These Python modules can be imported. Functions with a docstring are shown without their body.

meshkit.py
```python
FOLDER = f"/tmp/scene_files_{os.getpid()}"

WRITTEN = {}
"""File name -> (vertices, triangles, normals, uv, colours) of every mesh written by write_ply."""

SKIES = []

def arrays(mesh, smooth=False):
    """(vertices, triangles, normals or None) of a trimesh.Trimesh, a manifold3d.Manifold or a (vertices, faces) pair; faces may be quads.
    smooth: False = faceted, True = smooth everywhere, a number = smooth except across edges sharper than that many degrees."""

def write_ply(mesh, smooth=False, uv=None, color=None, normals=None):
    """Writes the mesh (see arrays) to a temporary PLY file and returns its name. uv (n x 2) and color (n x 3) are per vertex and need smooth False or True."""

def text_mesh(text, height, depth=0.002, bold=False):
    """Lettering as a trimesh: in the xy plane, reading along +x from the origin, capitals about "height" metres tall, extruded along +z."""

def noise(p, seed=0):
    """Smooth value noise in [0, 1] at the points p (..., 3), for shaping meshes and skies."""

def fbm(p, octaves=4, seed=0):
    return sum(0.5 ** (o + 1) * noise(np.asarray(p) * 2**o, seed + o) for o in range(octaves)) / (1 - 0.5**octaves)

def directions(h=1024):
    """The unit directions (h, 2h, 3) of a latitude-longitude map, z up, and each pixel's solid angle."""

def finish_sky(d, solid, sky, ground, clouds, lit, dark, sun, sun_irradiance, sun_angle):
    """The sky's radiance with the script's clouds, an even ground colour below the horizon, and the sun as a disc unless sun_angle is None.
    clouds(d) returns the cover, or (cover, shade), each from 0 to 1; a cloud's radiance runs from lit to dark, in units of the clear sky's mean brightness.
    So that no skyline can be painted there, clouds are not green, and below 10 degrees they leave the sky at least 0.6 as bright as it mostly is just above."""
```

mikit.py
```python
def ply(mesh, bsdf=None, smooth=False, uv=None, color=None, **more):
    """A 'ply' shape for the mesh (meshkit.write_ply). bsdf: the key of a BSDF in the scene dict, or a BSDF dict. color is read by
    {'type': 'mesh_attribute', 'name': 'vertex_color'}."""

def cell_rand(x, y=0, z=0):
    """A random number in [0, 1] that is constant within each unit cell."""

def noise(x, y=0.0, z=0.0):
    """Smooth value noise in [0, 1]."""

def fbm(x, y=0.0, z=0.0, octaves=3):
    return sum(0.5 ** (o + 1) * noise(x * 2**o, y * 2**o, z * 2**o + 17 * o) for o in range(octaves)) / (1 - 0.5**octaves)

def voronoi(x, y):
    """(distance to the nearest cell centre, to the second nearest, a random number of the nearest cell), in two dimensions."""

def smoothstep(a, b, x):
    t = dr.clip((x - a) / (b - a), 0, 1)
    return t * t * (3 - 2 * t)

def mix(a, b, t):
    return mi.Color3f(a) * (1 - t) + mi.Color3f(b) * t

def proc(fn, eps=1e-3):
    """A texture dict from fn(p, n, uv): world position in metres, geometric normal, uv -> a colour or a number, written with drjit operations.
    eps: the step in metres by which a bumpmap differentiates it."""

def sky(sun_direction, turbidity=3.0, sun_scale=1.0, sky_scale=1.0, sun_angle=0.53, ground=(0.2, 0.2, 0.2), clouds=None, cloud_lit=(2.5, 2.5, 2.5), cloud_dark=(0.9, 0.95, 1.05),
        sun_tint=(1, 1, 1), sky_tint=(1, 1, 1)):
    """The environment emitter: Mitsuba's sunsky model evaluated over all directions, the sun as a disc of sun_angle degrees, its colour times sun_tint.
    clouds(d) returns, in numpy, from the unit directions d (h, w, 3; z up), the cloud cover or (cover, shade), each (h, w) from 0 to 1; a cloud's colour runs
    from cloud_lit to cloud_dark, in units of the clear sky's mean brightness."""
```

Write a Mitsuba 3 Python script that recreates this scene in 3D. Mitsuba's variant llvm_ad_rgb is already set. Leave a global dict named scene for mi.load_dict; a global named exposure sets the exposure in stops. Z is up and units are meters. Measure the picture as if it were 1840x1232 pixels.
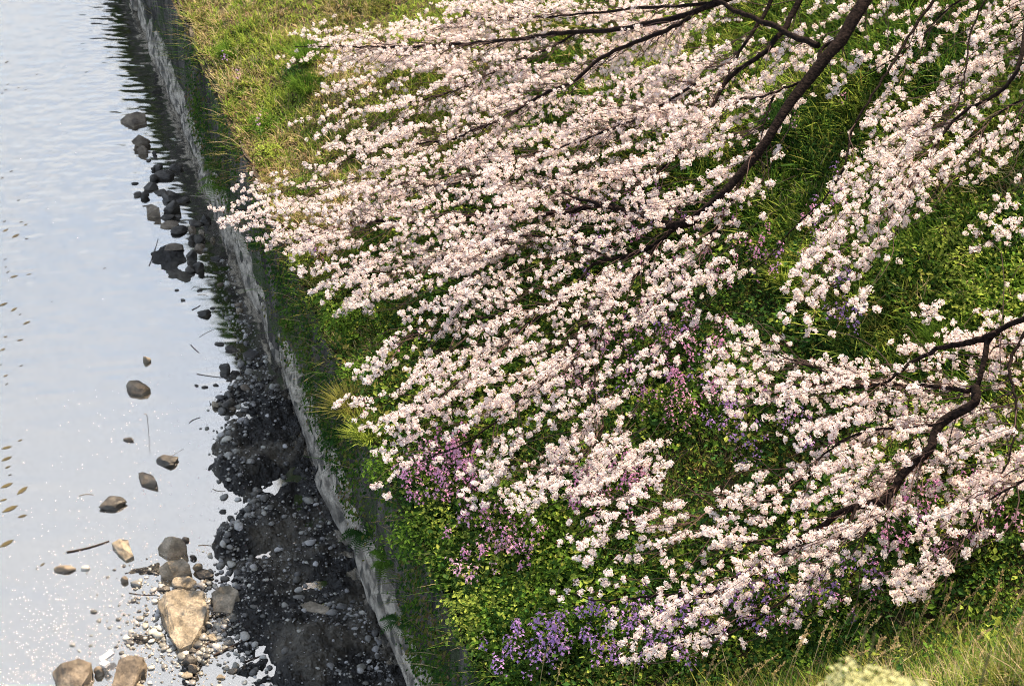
import math
import numpy as np
import drjit as dr
import mitsuba as mi
import trimesh
import mikit
import meshkit
from mikit import proc, noise, fbm, voronoi, smoothstep, mix, cell_rand
from scipy.interpolate import CubicSpline, RegularGridInterpolator
from scipy.spatial import cKDTree
import shapely
from shapely.geometry import Polygon, Point

T = mi.ScalarTransform4f
scene, labels = {}, {}

# ------------------------------------------------------------------ camera, sky, exposure
EYE = np.array([0.0, 0.0, 14.0])
PITCH = math.radians(35.0)
FOCAL = 3009.0                      # focal length in units of a 1840 wide frame
FWD = np.array([0, math.cos(PITCH), -math.sin(PITCH)])
scene['camera'] = {
    'type': 'thinlens', 'fov': math.degrees(2 * math.atan(920 / FOCAL)), 'fov_axis': 'x',
    'aperture_radius': 0.007, 'focus_distance': 15.0, 'near_clip': 0.05, 'far_clip': 3000.0,
    'to_world': T().look_at(origin=EYE.tolist(), target=(EYE + FWD).tolist(), up=[0, 0, 1]),
}
SUN_AZ, SUN_EL = math.radians(32), math.radians(52)
SUN = [math.sin(SUN_AZ) * math.cos(SUN_EL), math.cos(SUN_AZ) * math.cos(SUN_EL), math.sin(SUN_EL)]


def spring_clouds(d):
    """thin bright veil of cloud over the whole sky, with soft gaps"""
    q = d / np.maximum(d[..., 2:3] + 0.25, 0.05)
    f = meshkit.fbm(np.stack([q[..., 0] * 2.2 + 3, q[..., 1] * 3.4, q[..., 2] * 0 + 1], -1), 5, 4)
    cover = np.clip((f - 0.34) * 3.2, 0, 1)
    return 0.18 + 0.50 * cover, 0.25 * (1 - cover)


scene['sky'] = mikit.sky(SUN, turbidity=4.0, sun_tint=(1.0, 0.945, 0.865), clouds=spring_clouds,
                         cloud_lit=(1.72, 1.68, 1.62), cloud_dark=(1.1, 1.1, 1.12), sky_tint=(1.06, 1.0, 0.92), ground=(0.12, 0.13, 0.1))
exposure = 2.9

rng = np.random.default_rng(20240407)


# ------------------------------------------------------------------ helpers
def ray(px, py):
    u, v = (np.asarray(px, float) - 920) / FOCAL, (np.asarray(py, float) - 616) / FOCAL
    c, s = math.cos(PITCH), math.sin(PITCH)
    return np.stack([u + 0 * v, c - v * s + 0 * u, -s - v * c + 0 * u], -1)


def on_level(px, py, z=0.0):
    """world point where the sight line of a photo position meets the level z"""
    d = ray(px, py)
    t = (z - EYE[2]) / d[..., 2]
    return EYE + d * np.asarray(t)[..., None]


def at_depth(px, py, t):
    return EYE + ray(px, py) * np.asarray(t, float)[..., None]


def project(p):
    q = np.asarray(p, float) - EYE
    c, s = math.cos(PITCH), math.sin(PITCH)
    dep = q[..., 1] * c - q[..., 2] * s
    return 920 + FOCAL * q[..., 0] / dep, 616 + FOCAL * (-q[..., 2] * c - q[..., 1] * s) / dep, dep


def in_frame(p, pad=60):
    x, y, d = project(p)
    return (x > -pad) & (x < 1840 + pad) & (y > -pad) & (y < 1232 + pad) & (d > 0)


def add(key, shape, label=None, category=None, group=None, kind=None):
    base, n = key, 1
    while key in scene:
        key = f'{base}_{n:03d}'
        n += 1
    scene[key] = shape
    note(key, label, category, group, kind)
    return key


def note(key, label=None, category=None, group=None, kind=None):
    e = {k: v for k, v in (('label', label), ('category', category), ('group', group), ('kind', kind)) if v}
    if e:
        labels[key] = e


def fresh(base):
    key, n = base, 1
    used = {k.split('__')[0] for k in scene} | set(labels)
    while key in used:
        key = f'{base}_{n:03d}'
        n += 1
    return key


COLOR = {'type': 'mesh_attribute', 'name': 'vertex_color'}


def col_ply(v, f, c, bsdf, smooth=False):
    return mikit.ply((v, f), bsdf, smooth=smooth, color=c)


class Soup:
    """collects triangles with a colour per vertex into one mesh"""

    def __init__(self):
        self.v, self.f, self.c, self.n = [], [], [], 0

    def put(self, v, f, c):
        v = np.asarray(v, float)
        self.v.append(v)
        self.f.append(np.asarray(f, int) + self.n)
        self.c.append(np.broadcast_to(np.asarray(c, float), v.shape))
        self.n += len(v)

    def arrays(self):
        return np.vstack(self.v), np.vstack(self.f), np.vstack(self.c)

    def ply(self, bsdf, smooth=False):
        return col_ply(*self.arrays(), bsdf, smooth)


def tube(points, radii, sides=6):
    p = np.asarray(points, float)
    t = np.gradient(p, axis=0)
    t /= np.linalg.norm(t, axis=1, keepdims=True) + 1e-12
    a = np.cross(t, np.where(np.abs(t[:, 2:]) < 0.9, [0, 0, 1.0], [1.0, 0, 0]))
    a /= np.linalg.norm(a, axis=1, keepdims=True) + 1e-12
    b = np.cross(t, a)
    ang = np.arange(sides) * 2 * np.pi / sides
    r = np.broadcast_to(radii, (len(p),))
    v = p[:, None] + r[:, None, None] * (np.cos(ang)[None, :, None] * a[:, None] + np.sin(ang)[None, :, None] * b[:, None])
    i, j = np.meshgrid(np.arange(len(p) - 1), np.arange(sides), indexing='ij')
    q = np.stack([i * sides + j, i * sides + (j + 1) % sides, (i + 1) * sides + (j + 1) % sides, (i + 1) * sides + j], -1).reshape(-1, 4)
    f = np.vstack([q[:, [0, 1, 2]], q[:, [0, 2, 3]]])
    k = np.arange(1, sides - 1)
    n = (len(p) - 1) * sides
    f = np.vstack([f, np.stack([0 * k, k + 1, k], 1), np.stack([0 * k + n, n + k, n + k + 1], 1)])
    return v.reshape(-1, 3), f


def spline(points, n):
    p = np.asarray(points, float)
    s = np.r_[0, np.cumsum(np.linalg.norm(np.diff(p, axis=0), axis=1) + 1e-9)]
    return CubicSpline(s, p)(np.linspace(0, s[-1], n)) if len(p) > 2 else p[0] + (p[-1] - p[0]) * np.linspace(0, 1, n)[:, None]


def rot_to(z, spin):
    """rotation matrices (k,3,3) whose third column is z, turned by spin about it"""
    z = z / (np.linalg.norm(z, axis=1, keepdims=True) + 1e-12)
    x = np.cross(np.where(np.abs(z[:, 2:]) < 0.9, [0, 0, 1.0], [1.0, 0, 0]), z)
    x /= np.linalg.norm(x, axis=1, keepdims=True)
    y = np.cross(z, x)
    c, s = np.cos(spin)[:, None], np.sin(spin)[:, None]
    return np.stack([x * c + y * s, -x * s + y * c, z], -1)


def placed(v, f, R, P, S):
    """copies of a mesh: R (k,3,3), P (k,3), S (k,)"""
    V = np.einsum('kij,nj->kni', R, v) * np.asarray(S)[:, None, None] + P[:, None]
    F = f[None] + (np.arange(len(P)) * len(v))[:, None, None]
    return V.reshape(-1, 3), F.reshape(-1, 3)


def mat4(R, P, S):
    m = np.eye(4)
    m[:3, :3] = R * S
    m[:3, 3] = P
    return T(m.tolist())


# ------------------------------------------------------------------ materials
def rgb(*c):
    return {'type': 'rgb', 'value': list(c)}


def earth_col(p, n, uv):
    a = fbm(p.x * 3.1, p.y * 3.1, p.z * 3.1, 4)
    b = noise(p.x * 23, p.y * 23, p.z * 23)
    return mix((0.060, 0.048, 0.030), (0.125, 0.098, 0.055), smoothstep(0.35, 0.7, a)) * (0.7 + 0.6 * b)


def mud_col(p, n, uv):
    a = fbm(p.x * 2.3, p.y * 2.3, 0.0, 4)
    b = noise(p.x * 31, p.y * 31, p.z * 31)
    c = mix((0.012, 0.0115, 0.011), (0.085, 0.076, 0.060), smoothstep(0.42, 0.70, a))
    return c * (0.6 + 0.8 * b)


def mud_bump(p, n, uv):
    return fbm(p.x * 24, p.y * 24, p.z * 24, 3)


def foot_col(p, n, uv):
    a = fbm(p.x * 5, p.y * 5, p.z * 9, 4)
    b = fbm(p.x * 31, p.y * 31, p.z * 31, 2)
    c = mix((0.15, 0.135, 0.115), (0.42, 0.38, 0.32), smoothstep(0.28, 0.68, a))
    c = mix(c, (0.09, 0.085, 0.075), smoothstep(0.58, 0.72, noise(p.x * 9, p.y * 9, p.z * 5 + 4)))
    return c * (0.72 + 0.52 * b)


def face_col(p, n, uv):
    a = fbm(p.x * 7, p.y * 7, p.z * 1.1, 4)           # streaks that run down the face
    b = fbm(p.x * 26, p.y * 26, p.z * 26, 2)
    c = mix((0.028, 0.026, 0.024), (0.10, 0.092, 0.082), smoothstep(0.35, 0.72, a))
    moss = smoothstep(0.5, 0.66, fbm(p.x * 2.2 + 9, p.y * 2.2, p.z * 2.2, 3))
    return mix(c, (0.035, 0.05, 0.02), 0.75 * moss) * (0.65 + 0.7 * b)


def rock_bump(p, n, uv):
    return fbm(p.x * 16, p.y * 16, p.z * 16, 4)


def rock_dark(p, n, uv):
    a = fbm(p.x * 9, p.y * 9, p.z * 9, 3)
    return mix((0.035, 0.032, 0.029), (0.105, 0.095, 0.082), smoothstep(0.35, 0.75, a)) * (0.75 + 0.5 * noise(p.x * 55, p.y * 55, p.z * 55))


def rock_brown(p, n, uv):
    a = fbm(p.x * 8, p.y * 8, p.z * 8, 3)
    return mix((0.12, 0.10, 0.08), (0.27, 0.225, 0.175), smoothstep(0.3, 0.75, a)) * (0.7 + 0.6 * noise(p.x * 60, p.y * 60, p.z * 60))


def rock_pale(p, n, uv):
    a = fbm(p.x * 8, p.y * 8, p.z * 8, 3)
    return mix((0.19, 0.162, 0.122), (0.39, 0.335, 0.26), smoothstep(0.3, 0.75, a)) * (0.7 + 0.6 * noise(p.x * 60, p.y * 60, p.z * 60))


def bark_col(p, n, uv):
    a = fbm(p.x * 40, p.y * 40, p.z * 40, 3)
    return mix((0.008, 0.006, 0.0055), (0.026, 0.018, 0.016), smoothstep(0.3, 0.75, a))


def bark_bump(p, n, uv):
    return fbm(p.x * 55, p.y * 55, p.z * 55, 3)


def water_wave(p, n, uv):
    """wind ripples in metres: short crests up the moat, long soft swells elsewhere"""
    x, y = p.x + 0.22 * p.y, p.y - 0.14 * p.x
    w = smoothstep(15.5, 26.0, p.y + 4.0 * (noise(p.x * 0.35, p.y * 0.3) - 0.5))
    near = smoothstep(-0.5, -5.5, (p.x + 1.26) * 0.944 + (p.y - 13.24) * 0.330)
    long_ = noise(x * 0.9, y * 2.6) * 0.010 + noise(x * 2.1 + 7, y * 5.2) * 0.004
    short = noise(x * 3.4, y * 8.5) * 0.0042 + noise(x * 7.5 + 3, y * 15 + 5) * 0.0017
    return long_ * (0.16 + 1.0 * near * (1 - 0.6 * w)) + short * (0.10 + 2.6 * w + 0.25 * near)


def bump(inner, fn, scale, eps=2e-3):
    return {'type': 'bumpmap', 'arbitrary': proc(fn, eps), 'scale': scale, 'bsdf': inner}


def rough(fn, roughness=0.8, spec=0.35):
    return {'type': 'principled', 'base_color': proc(fn), 'roughness': roughness, 'specular': spec}


def two(b):
    return {'type': 'twosided', 'bsdf': b}


scene['m_earth'] = two(bump(rough(earth_col, 0.95, 0.1), mud_bump, 0.03))
scene['m_mud'] = two(bump(rough(mud_col, 0.5, 0.5), mud_bump, 0.07))
scene['m_foot'] = two(bump(rough(foot_col, 0.9, 0.2), rock_bump, 0.06))
scene['m_face'] = two(bump(rough(face_col, 0.9, 0.2), rock_bump, 0.04))
scene['m_rock_dark'] = two(bump(rough(rock_dark, 0.5, 0.45), rock_bump, 0.025))
scene['m_rock_brown'] = two(bump(rough(rock_brown, 0.8, 0.3), rock_bump, 0.03))
scene['m_rock_pale'] = two(bump(rough(rock_pale, 0.85, 0.25), rock_bump, 0.03))
scene['m_bark'] = two(bump(rough(bark_col, 0.95, 0.08), bark_bump, 0.012))
scene['m_water'] = two({
    'type': 'bumpmap', 'arbitrary': proc(water_wave, 4e-3), 'scale': 1.0,
    'bsdf': {'type': 'blendbsdf', 'weight': 0.69,
             'a': {'type': 'diffuse', 'reflectance': rgb(0.020, 0.021, 0.017)},
             'b': {'type': 'roughconductor', 'alpha': 0.01, 'material': 'none', 'specular_reflectance': rgb(0.98, 0.955, 0.92)}}})
scene['m_leaf'] = {'type': 'principledthin', 'base_color': COLOR, 'roughness': 0.45, 'spec_trans': 0.0, 'diff_trans': 0.75, 'eta': 1.4}
scene['m_petal'] = {'type': 'principledthin', 'base_color': COLOR, 'roughness': 0.7, 'spec_trans': 0.0, 'diff_trans': 1.0, 'eta': 1.3}
scene['m_plain'] = two({'type': 'principled', 'base_color': COLOR, 'roughness': 0.8, 'specular': 0.3})
scene['m_wet'] = two({'type': 'principled', 'base_color': COLOR, 'roughness': 0.35, 'specular': 0.5})

# ------------------------------------------------------------------ ground
# the moat wall runs along A from P0; M points away from the water, up the bank
P0, A2, M2 = np.array([-1.24, 13.24]), np.array([-0.3303, 0.9439]), np.array([0.9439, 0.3303])
WALL_H, WALL_N = 2.72, 0.10


def to_ns(p):
    q = np.asarray(p)[..., :2] - P0
    return q @ M2, q @ A2


def from_ns(n, s):
    return P0 + np.asarray(n)[..., None] * M2 + np.asarray(s)[..., None] * A2


RIDGE_A, RIDGE_B = at_depth(1200, 1335, 12.0), at_depth(1840, 1178, 10.6)


def ground_z(x, y):
    q = np.stack([x, y], -1)
    n, s = to_ns(q)
    m = np.maximum(n - WALL_N, 0)
    z = WALL_H + 0.30 * np.minimum(m, 1.2) + 0.42 * np.maximum(m - 1.2, 0) - 0.10 * np.maximum(m - 16, 0)
    z = z + 0.35 * (meshkit.fbm(np.stack([x * 0.45, y * 0.45, 0 * x], -1), 3, 3) - 0.5) * np.clip(m * 1.5, 0, 1)
    z = z + 0.10 * (meshkit.fbm(np.stack([x * 2.1, y * 2.1, 0 * x + 5], -1), 3, 8) - 0.5)
    e = RIDGE_B[:2] - RIDGE_A[:2]
    L = np.linalg.norm(e)
    e = e / L
    w = q - RIDGE_A[:2]
    along = w @ e
    back = w[..., 0] * -e[1] + w[..., 1] * e[0]
    top = RIDGE_A[2] + (RIDGE_B[2] - RIDGE_A[2]) * np.clip(along / L, -1, 2.2)
    r = np.where(back < 0, top - 0.70 * back, top - 0.85 * back)
    r = np.minimum(np.minimum(r, 11.6), WALL_H + 0.2 + 2.2 * np.maximum(n - 0.1, 0))
    k = 0.35
    h = np.clip(0.5 + 0.5 * (z - r) / k, 0, 1)
    return r * (1 - h) + z * h + k * h * (1 - h)


def grid_mesh(X, Y, Z):
    a, b = X.shape
    i, j = np.meshgrid(np.arange(a - 1), np.arange(b - 1), indexing='ij')
    k = i * b + j
    f = np.stack([k, k + b, k + b + 1, k + 1], -1).reshape(-1, 4)
    return np.stack([X, Y, Z], -1).reshape(-1, 3), np.vstack([f[:, [0, 1, 2]], f[:, [0, 2, 3]]])


gn = np.r_[np.linspace(0.06, 16, 130), np.linspace(17, 60, 14), 200, 600]
gs = np.r_[-600, -200, np.linspace(-60, -16, 12), np.linspace(-15, 26, 260), np.linspace(28, 80, 14), 250, 900]
GN, GS = np.meshgrid(gn, gs, indexing='ij')
GP = from_ns(GN, GS)
GZ = ground_z(GP[..., 0], GP[..., 1])
v, f = grid_mesh(GP[..., 0], GP[..., 1], GZ)
add('bank', mikit.ply((v, f[:, ::-1]), 'm_earth', smooth=True), 'earth bank that slopes up from the top of the moat wall, overgrown with grass and herbs', kind='structure')

_cx, _cy = np.linspace(-14, 16, 301), np.linspace(-3, 42, 451)
_CX, _CY = np.meshgrid(_cx, _cy, indexing='ij')
_gz = RegularGridInterpolator((_cx, _cy), ground_z(_CX, _CY), bounds_error=False, fill_value=None)


def gz(p):
    return _gz(np.asarray(p)[..., :2])


def ground_depth(px, py):
    """depth along the sight line at which it meets the bank"""
    d = ray(px, py)
    ts = np.linspace(5, 40, 351)
    best = np.full(np.shape(px), 40.0)
    done = np.zeros(np.shape(px), bool)
    for t in ts:
        P = EYE + d * t
        n, _ = to_ns(P)
        hit = ~done & (P[..., 2] < np.where(n > 0.0, gz(P), 0.0))
        best = np.where(hit, t, best)
        done |= hit
    return best


_dx, _dy = np.linspace(-500, 2700, 161), np.linspace(-700, 1500, 111)
_DX, _DY = np.meshgrid(_dx, _dy, indexing='ij')
_gd = RegularGridInterpolator((_dx, _dy), ground_depth(_DX, _DY), bounds_error=False, fill_value=None)


def gdepth(px, py):
    return _gd(np.stack([np.asarray(px, float), np.asarray(py, float)], -1))


def on_bank(px, py):
    P = at_depth(px, py, gdepth(px, py))
    P[..., 2] = gz(P)
    return P[0] if np.ndim(px) == 0 else P


def scatter_bank(count, poly, seed):
    """random points on the bank, even per square metre, inside a photo outline"""
    r = np.random.default_rng(seed)
    P = shapely.prepared.prep(Polygon(poly))
    x0, y0, x1, y1 = Polygon(poly).bounds
    out = []
    while sum(map(len, out)) < count:
        px, py = r.uniform(x0, x1, 4000), r.uniform(y0, y1, 4000)
        dep = gdepth(px, py)
        ok = r.random(4000) < (dep / 24.0) ** 3
        ok &= shapely.contains_xy(Polygon(poly), px, py)
        W = at_depth(px[ok], py[ok], dep[ok])
        n, _ = to_ns(W)
        W = W[n > 0.12]
        W[:, 2] = gz(W)
        out.append(W)
    return np.vstack(out)[:count]


# ------------------------------------------------------------------ water
wx = np.array([[-700, -700], [900, 900]], float)
wy = np.array([[-300, 1500], [-300, 1500]], float)
v, f = grid_mesh(wx, wy, 0 * wx)
add('water', mikit.ply((v, f), 'm_water'), 'still moat water with small wind ripples mirroring a pale bright sky', kind='structure')

# ------------------------------------------------------------------ mud and gravel bar at the foot of the wall
SHORE = [(478, 645), (440, 668), (420, 690), (418, 708), (393, 728), (440, 738), (432, 758), (394, 776), (402, 806), (409, 842), (440, 876), (455, 905),
         (441, 925), (450, 948), (405, 955), (402, 975), (408, 1000), (430, 1005), (416, 1024), (429, 1052), (365, 1066), (362, 1120), (352, 1150), (409, 1142), (452, 1166), (438, 1197), (484, 1215),
         (500, 1270), (470, 1330), (800, 1330), (735, 1232), (640, 1000), (520, 720), (500, 660)]
BAR2 = [(276, 452), (300, 441), (330, 448), (336, 470), (318, 480), (345, 498), (336, 511), (305, 497), (280, 474)]
SPITS = [[(250, 1019), (285, 1012), (286, 1032), (225, 1031)], [(230, 1142), (262, 1137), (285, 1140), (290, 1155), (245, 1157)], [(320, 1180), (345, 1174), (362, 1192), (355, 1215), (335, 1235), (326, 1205)]]


def world_poly(pts):
    return Polygon(on_level(*np.array(pts, float).T, 0.0)[:, :2])


shore, bar2 = world_poly(SHORE), world_poly(BAR2)
spits = [world_poly(p) for p in SPITS]
mn, ms = np.linspace(-5.4, 0.12, 150), np.linspace(-6, 14.0, 430)
MN, MS = np.meshgrid(mn, ms, indexing='ij')
MP = from_ns(MN, MS)
pts = shapely.points(MP[..., 0].ravel(), MP[..., 1].ravel())


def inside_dist(poly):
    d = shapely.distance(pts, poly.exterior)
    return np.where(shapely.contains(poly, pts), d, -d).reshape(MN.shape)


d1, d2 = inside_dist(shore), inside_dist(bar2)
n3 = np.stack([MP[..., 0], MP[..., 1], 0 * MN], -1)
big, mid, fine = meshkit.fbm(n3 * 1.7, 3, 1), meshkit.fbm(n3 * 5.5, 3, 2), meshkit.fbm(n3 * 14, 2, 3)
edge = d1 + 0.30 * (mid - 0.5) + 0.10 * (fine - 0.5)
H = np.where(edge > 0, 0.010 + 0.10 * np.clip(edge, 0, 0.5), np.maximum(edge * 0.35, -0.12)) + 0.20 * (big - 0.52) * np.clip(edge * 3, 0, 1) + 0.13 * (mid - 0.5) * (edge > -0.1) + 0.065 * (fine - 0.5)
e2 = d2 + 0.10 * (mid - 0.5)
H = np.maximum(H, np.where(e2 > 0, 0.01 + 0.22 * np.clip(e2, 0, 0.35), e2 * 0.4) + 0.05 * (mid - 0.5) + 0.02 * (fine - 0.5))
for p in spits:
    e3 = inside_dist(p) + 0.06 * (mid - 0.5)
    H = np.maximum(H, np.where(e3 > 0, 0.004 + 0.3 * e3, e3 * 0.5) + 0.05 * (fine - 0.5))
for px, py, r, h in [(432, 845, 0.34, 0.20), (412, 800, 0.22, 0.12), (425, 978, 0.26, 0.19), (472, 930, 0.30, 0.15), (455, 1040, 0.25, 0.11), (560, 1180, 0.35, 0.12), (545, 1215, 0.3, 0.1), (460, 1100, 0.3, 0.07), (505, 1130, 0.22, 0.08)]:
    c = on_level(px, py)
    H = H + h * np.exp(-(((MP[..., 0] - c[0]) / r) ** 2 + ((MP[..., 1] - c[1]) / (r * 1.15)) ** 2) ** 1.3) * (0.75 + 0.5 * mid)
v, f = grid_mesh(MP[..., 0], MP[..., 1], H)
f = f[(v[f][:, :, 2].max(1) > -0.03)]
add('mud_bank', mikit.ply((v, f[:, ::-1]), 'm_mud', smooth=True), 'strip of wet dark mud and gravel at the foot of the moat wall', kind='structure')
_mh = RegularGridInterpolator((mn, ms), H, bounds_error=False, fill_value=-0.1)


def floor_z(p):
    """top of mud or water"""
    n, s = to_ns(p)
    return np.maximum(_mh(np.stack([n, s], -1)), 0.0)


# ------------------------------------------------------------------ the moat wall
fs, fz = np.linspace(-14, 40, 560), np.linspace(0.0, 1.0, 44)
FS, FZ = np.meshgrid(fs, fz, indexing='ij')
q3 = np.stack([FS * 2.4, FZ * 3.0, 0 * FS], -1)
blocks = meshkit.fbm(q3 * [0.9, 0.8, 1], 3, 21)
ribs = meshkit.fbm(np.stack([FS * 3.6, FZ * 1.3, 0 * FS + 3], -1), 3, 22)
FN = 0.12 * np.clip((0.42 - FZ) / 0.12, 0, 1) + WALL_N * FZ + 0.16 * (blocks - 0.5) + 0.16 * (ribs - 0.5) + 0.03 * (meshkit.fbm(q3 * 5, 2, 23) - 0.5)
FZZ = FZ * (WALL_H + 0.08) - 0.15 * (FZ < 0.01) + 0.10 * (meshkit.fbm(np.stack([FS * 1.3, 0 * FS, 0 * FS], -1), 3, 24) - 0.5) * FZ
top = np.maximum.accumulate(FZ > 0.97, axis=1)
FP = from_ns(FN, FS)
X, Y, Z = FP[..., 0], FP[..., 1], FZZ
BK = from_ns(np.full_like(FN[:, -1:], 0.5), FS[:, -1:])
X, Y = np.hstack([X, BK[..., 0]]), np.hstack([Y, BK[..., 1]])
Z = np.hstack([Z, gz(BK) - 0.4])
v, f = grid_mesh(X, Y, Z)
note('stone_wall', 'old moat wall, dark and streaked above, with a pale band of rough stones along its foot', 'wall')
add('stone_wall__face', mikit.ply((v, f), 'm_face', smooth=True), 'dark weathered upper face with moss and creepers')


def block(sx, sy, sz, seed, n=7):
    """rough stone: a rounded, lumpy box"""
    m = trimesh.creation.box((1, 1, 1))
    for _ in range(3):
        m = m.subdivide()
    p = np.array(m.vertices) * 2
    p = p / (np.sum(np.abs(p) ** 5, 1, keepdims=True) ** 0.2) * 0.5
    p += 0.24 * (meshkit.fbm(p * 3.2 + seed * 7.3, 3, seed) - 0.5)[:, None] * p / np.linalg.norm(p, axis=1, keepdims=True)
    p[:, 0] *= 1 + 0.25 * (meshkit.noise(np.array([seed, 1.5, 0.2])) - 0.5) + 0.3 * p[:, 2] * (meshkit.noise(np.array([seed, 4.5, 0.7])) - 0.5)
    return p * [sx, sy, sz], np.array(m.faces)


r = np.random.default_rng(5)
yaw = math.atan2(A2[1], A2[0])
for row, (z0, hh) in enumerate(((0.0, 0.50), (0.40, 0.40))):
    s = -5.0 + 0.3 * row
    while s < 23:
        L = r.uniform(0.7, 1.7)
        hgt, dep = hh * r.uniform(0.85, 1.3), r.uniform(0.42, 0.60)
        bv, bf = block(L * 1.22, dep, hgt * 1.15, int(r.integers(1, 9999)))
        lean = math.radians(r.uniform(6, 16))
        n_off = 0.17 + 0.05 * row + r.uniform(-0.05, 0.05)
        Ra = trimesh.transformations.rotation_matrix(lean + r.normal(0, 0.05), [1, 0, 0])[:3, :3]
        Rz = trimesh.transformations.rotation_matrix(yaw + r.normal(0, 0.04), [0, 0, 1])[:3, :3] @ trimesh.transformations.rotation_matrix(r.normal(0, 0.06), [0, 1, 0])[:3, :3]
        c = from_ns(n_off + 0.14, s + L / 2)
        w = bv @ (Rz @ Ra).T + [c[0], c[1], z0 + hgt * 0.40]
        add('stone_wall__stone', mikit.ply((w, bf), 'm_foot', smooth=50))
        s += L

# ------------------------------------------------------------------ rocks in the moat
def angular_rock(seed, planes=13, sub=3):
    r = np.random.default_rng(seed)
    m = trimesh.creation.icosphere(subdivisions=sub)
    d = np.array(m.vertices)
    nrm = r.normal(size=(planes, 3))
    nrm /= np.linalg.norm(nrm, axis=1, keepdims=True)
    c = r.uniform(0.55, 0.95, planes)
    dots = d @ nrm.T
    rad = np.where(dots > 0.05, c / np.maximum(dots, 0.05), 9).min(1)
    rad = np.minimum(rad, 1.05)
    p = d * rad[:, None]
    p *= 1 + 0.10 * (meshkit.fbm(p * 3 + seed, 3, seed % 97) - 0.5)[:, None]
    return p, np.array(m.faces)


def hull_rock(points, seed, step=0.07, rough_=0.03):
    h = trimesh.Trimesh(np.asarray(points, float)).convex_hull
    for _ in range(8):
        h.process()
        if h.edges_unique_length.max() < step * 1.6:
            break
        vv, ff = trimesh.remesh.subdivide_to_size(h.vertices, h.faces, step * 1.6)
        h = trimesh.Trimesh(vv, ff)
        h.merge_vertices()
        break
    p = np.array(h.vertices)
    p += (rough_ * 2 * (meshkit.fbm(p * 6 + seed, 4, seed) - 0.5))[:, None] * np.array(h.vertex_normals)
    return p, np.array(h.faces)


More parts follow.
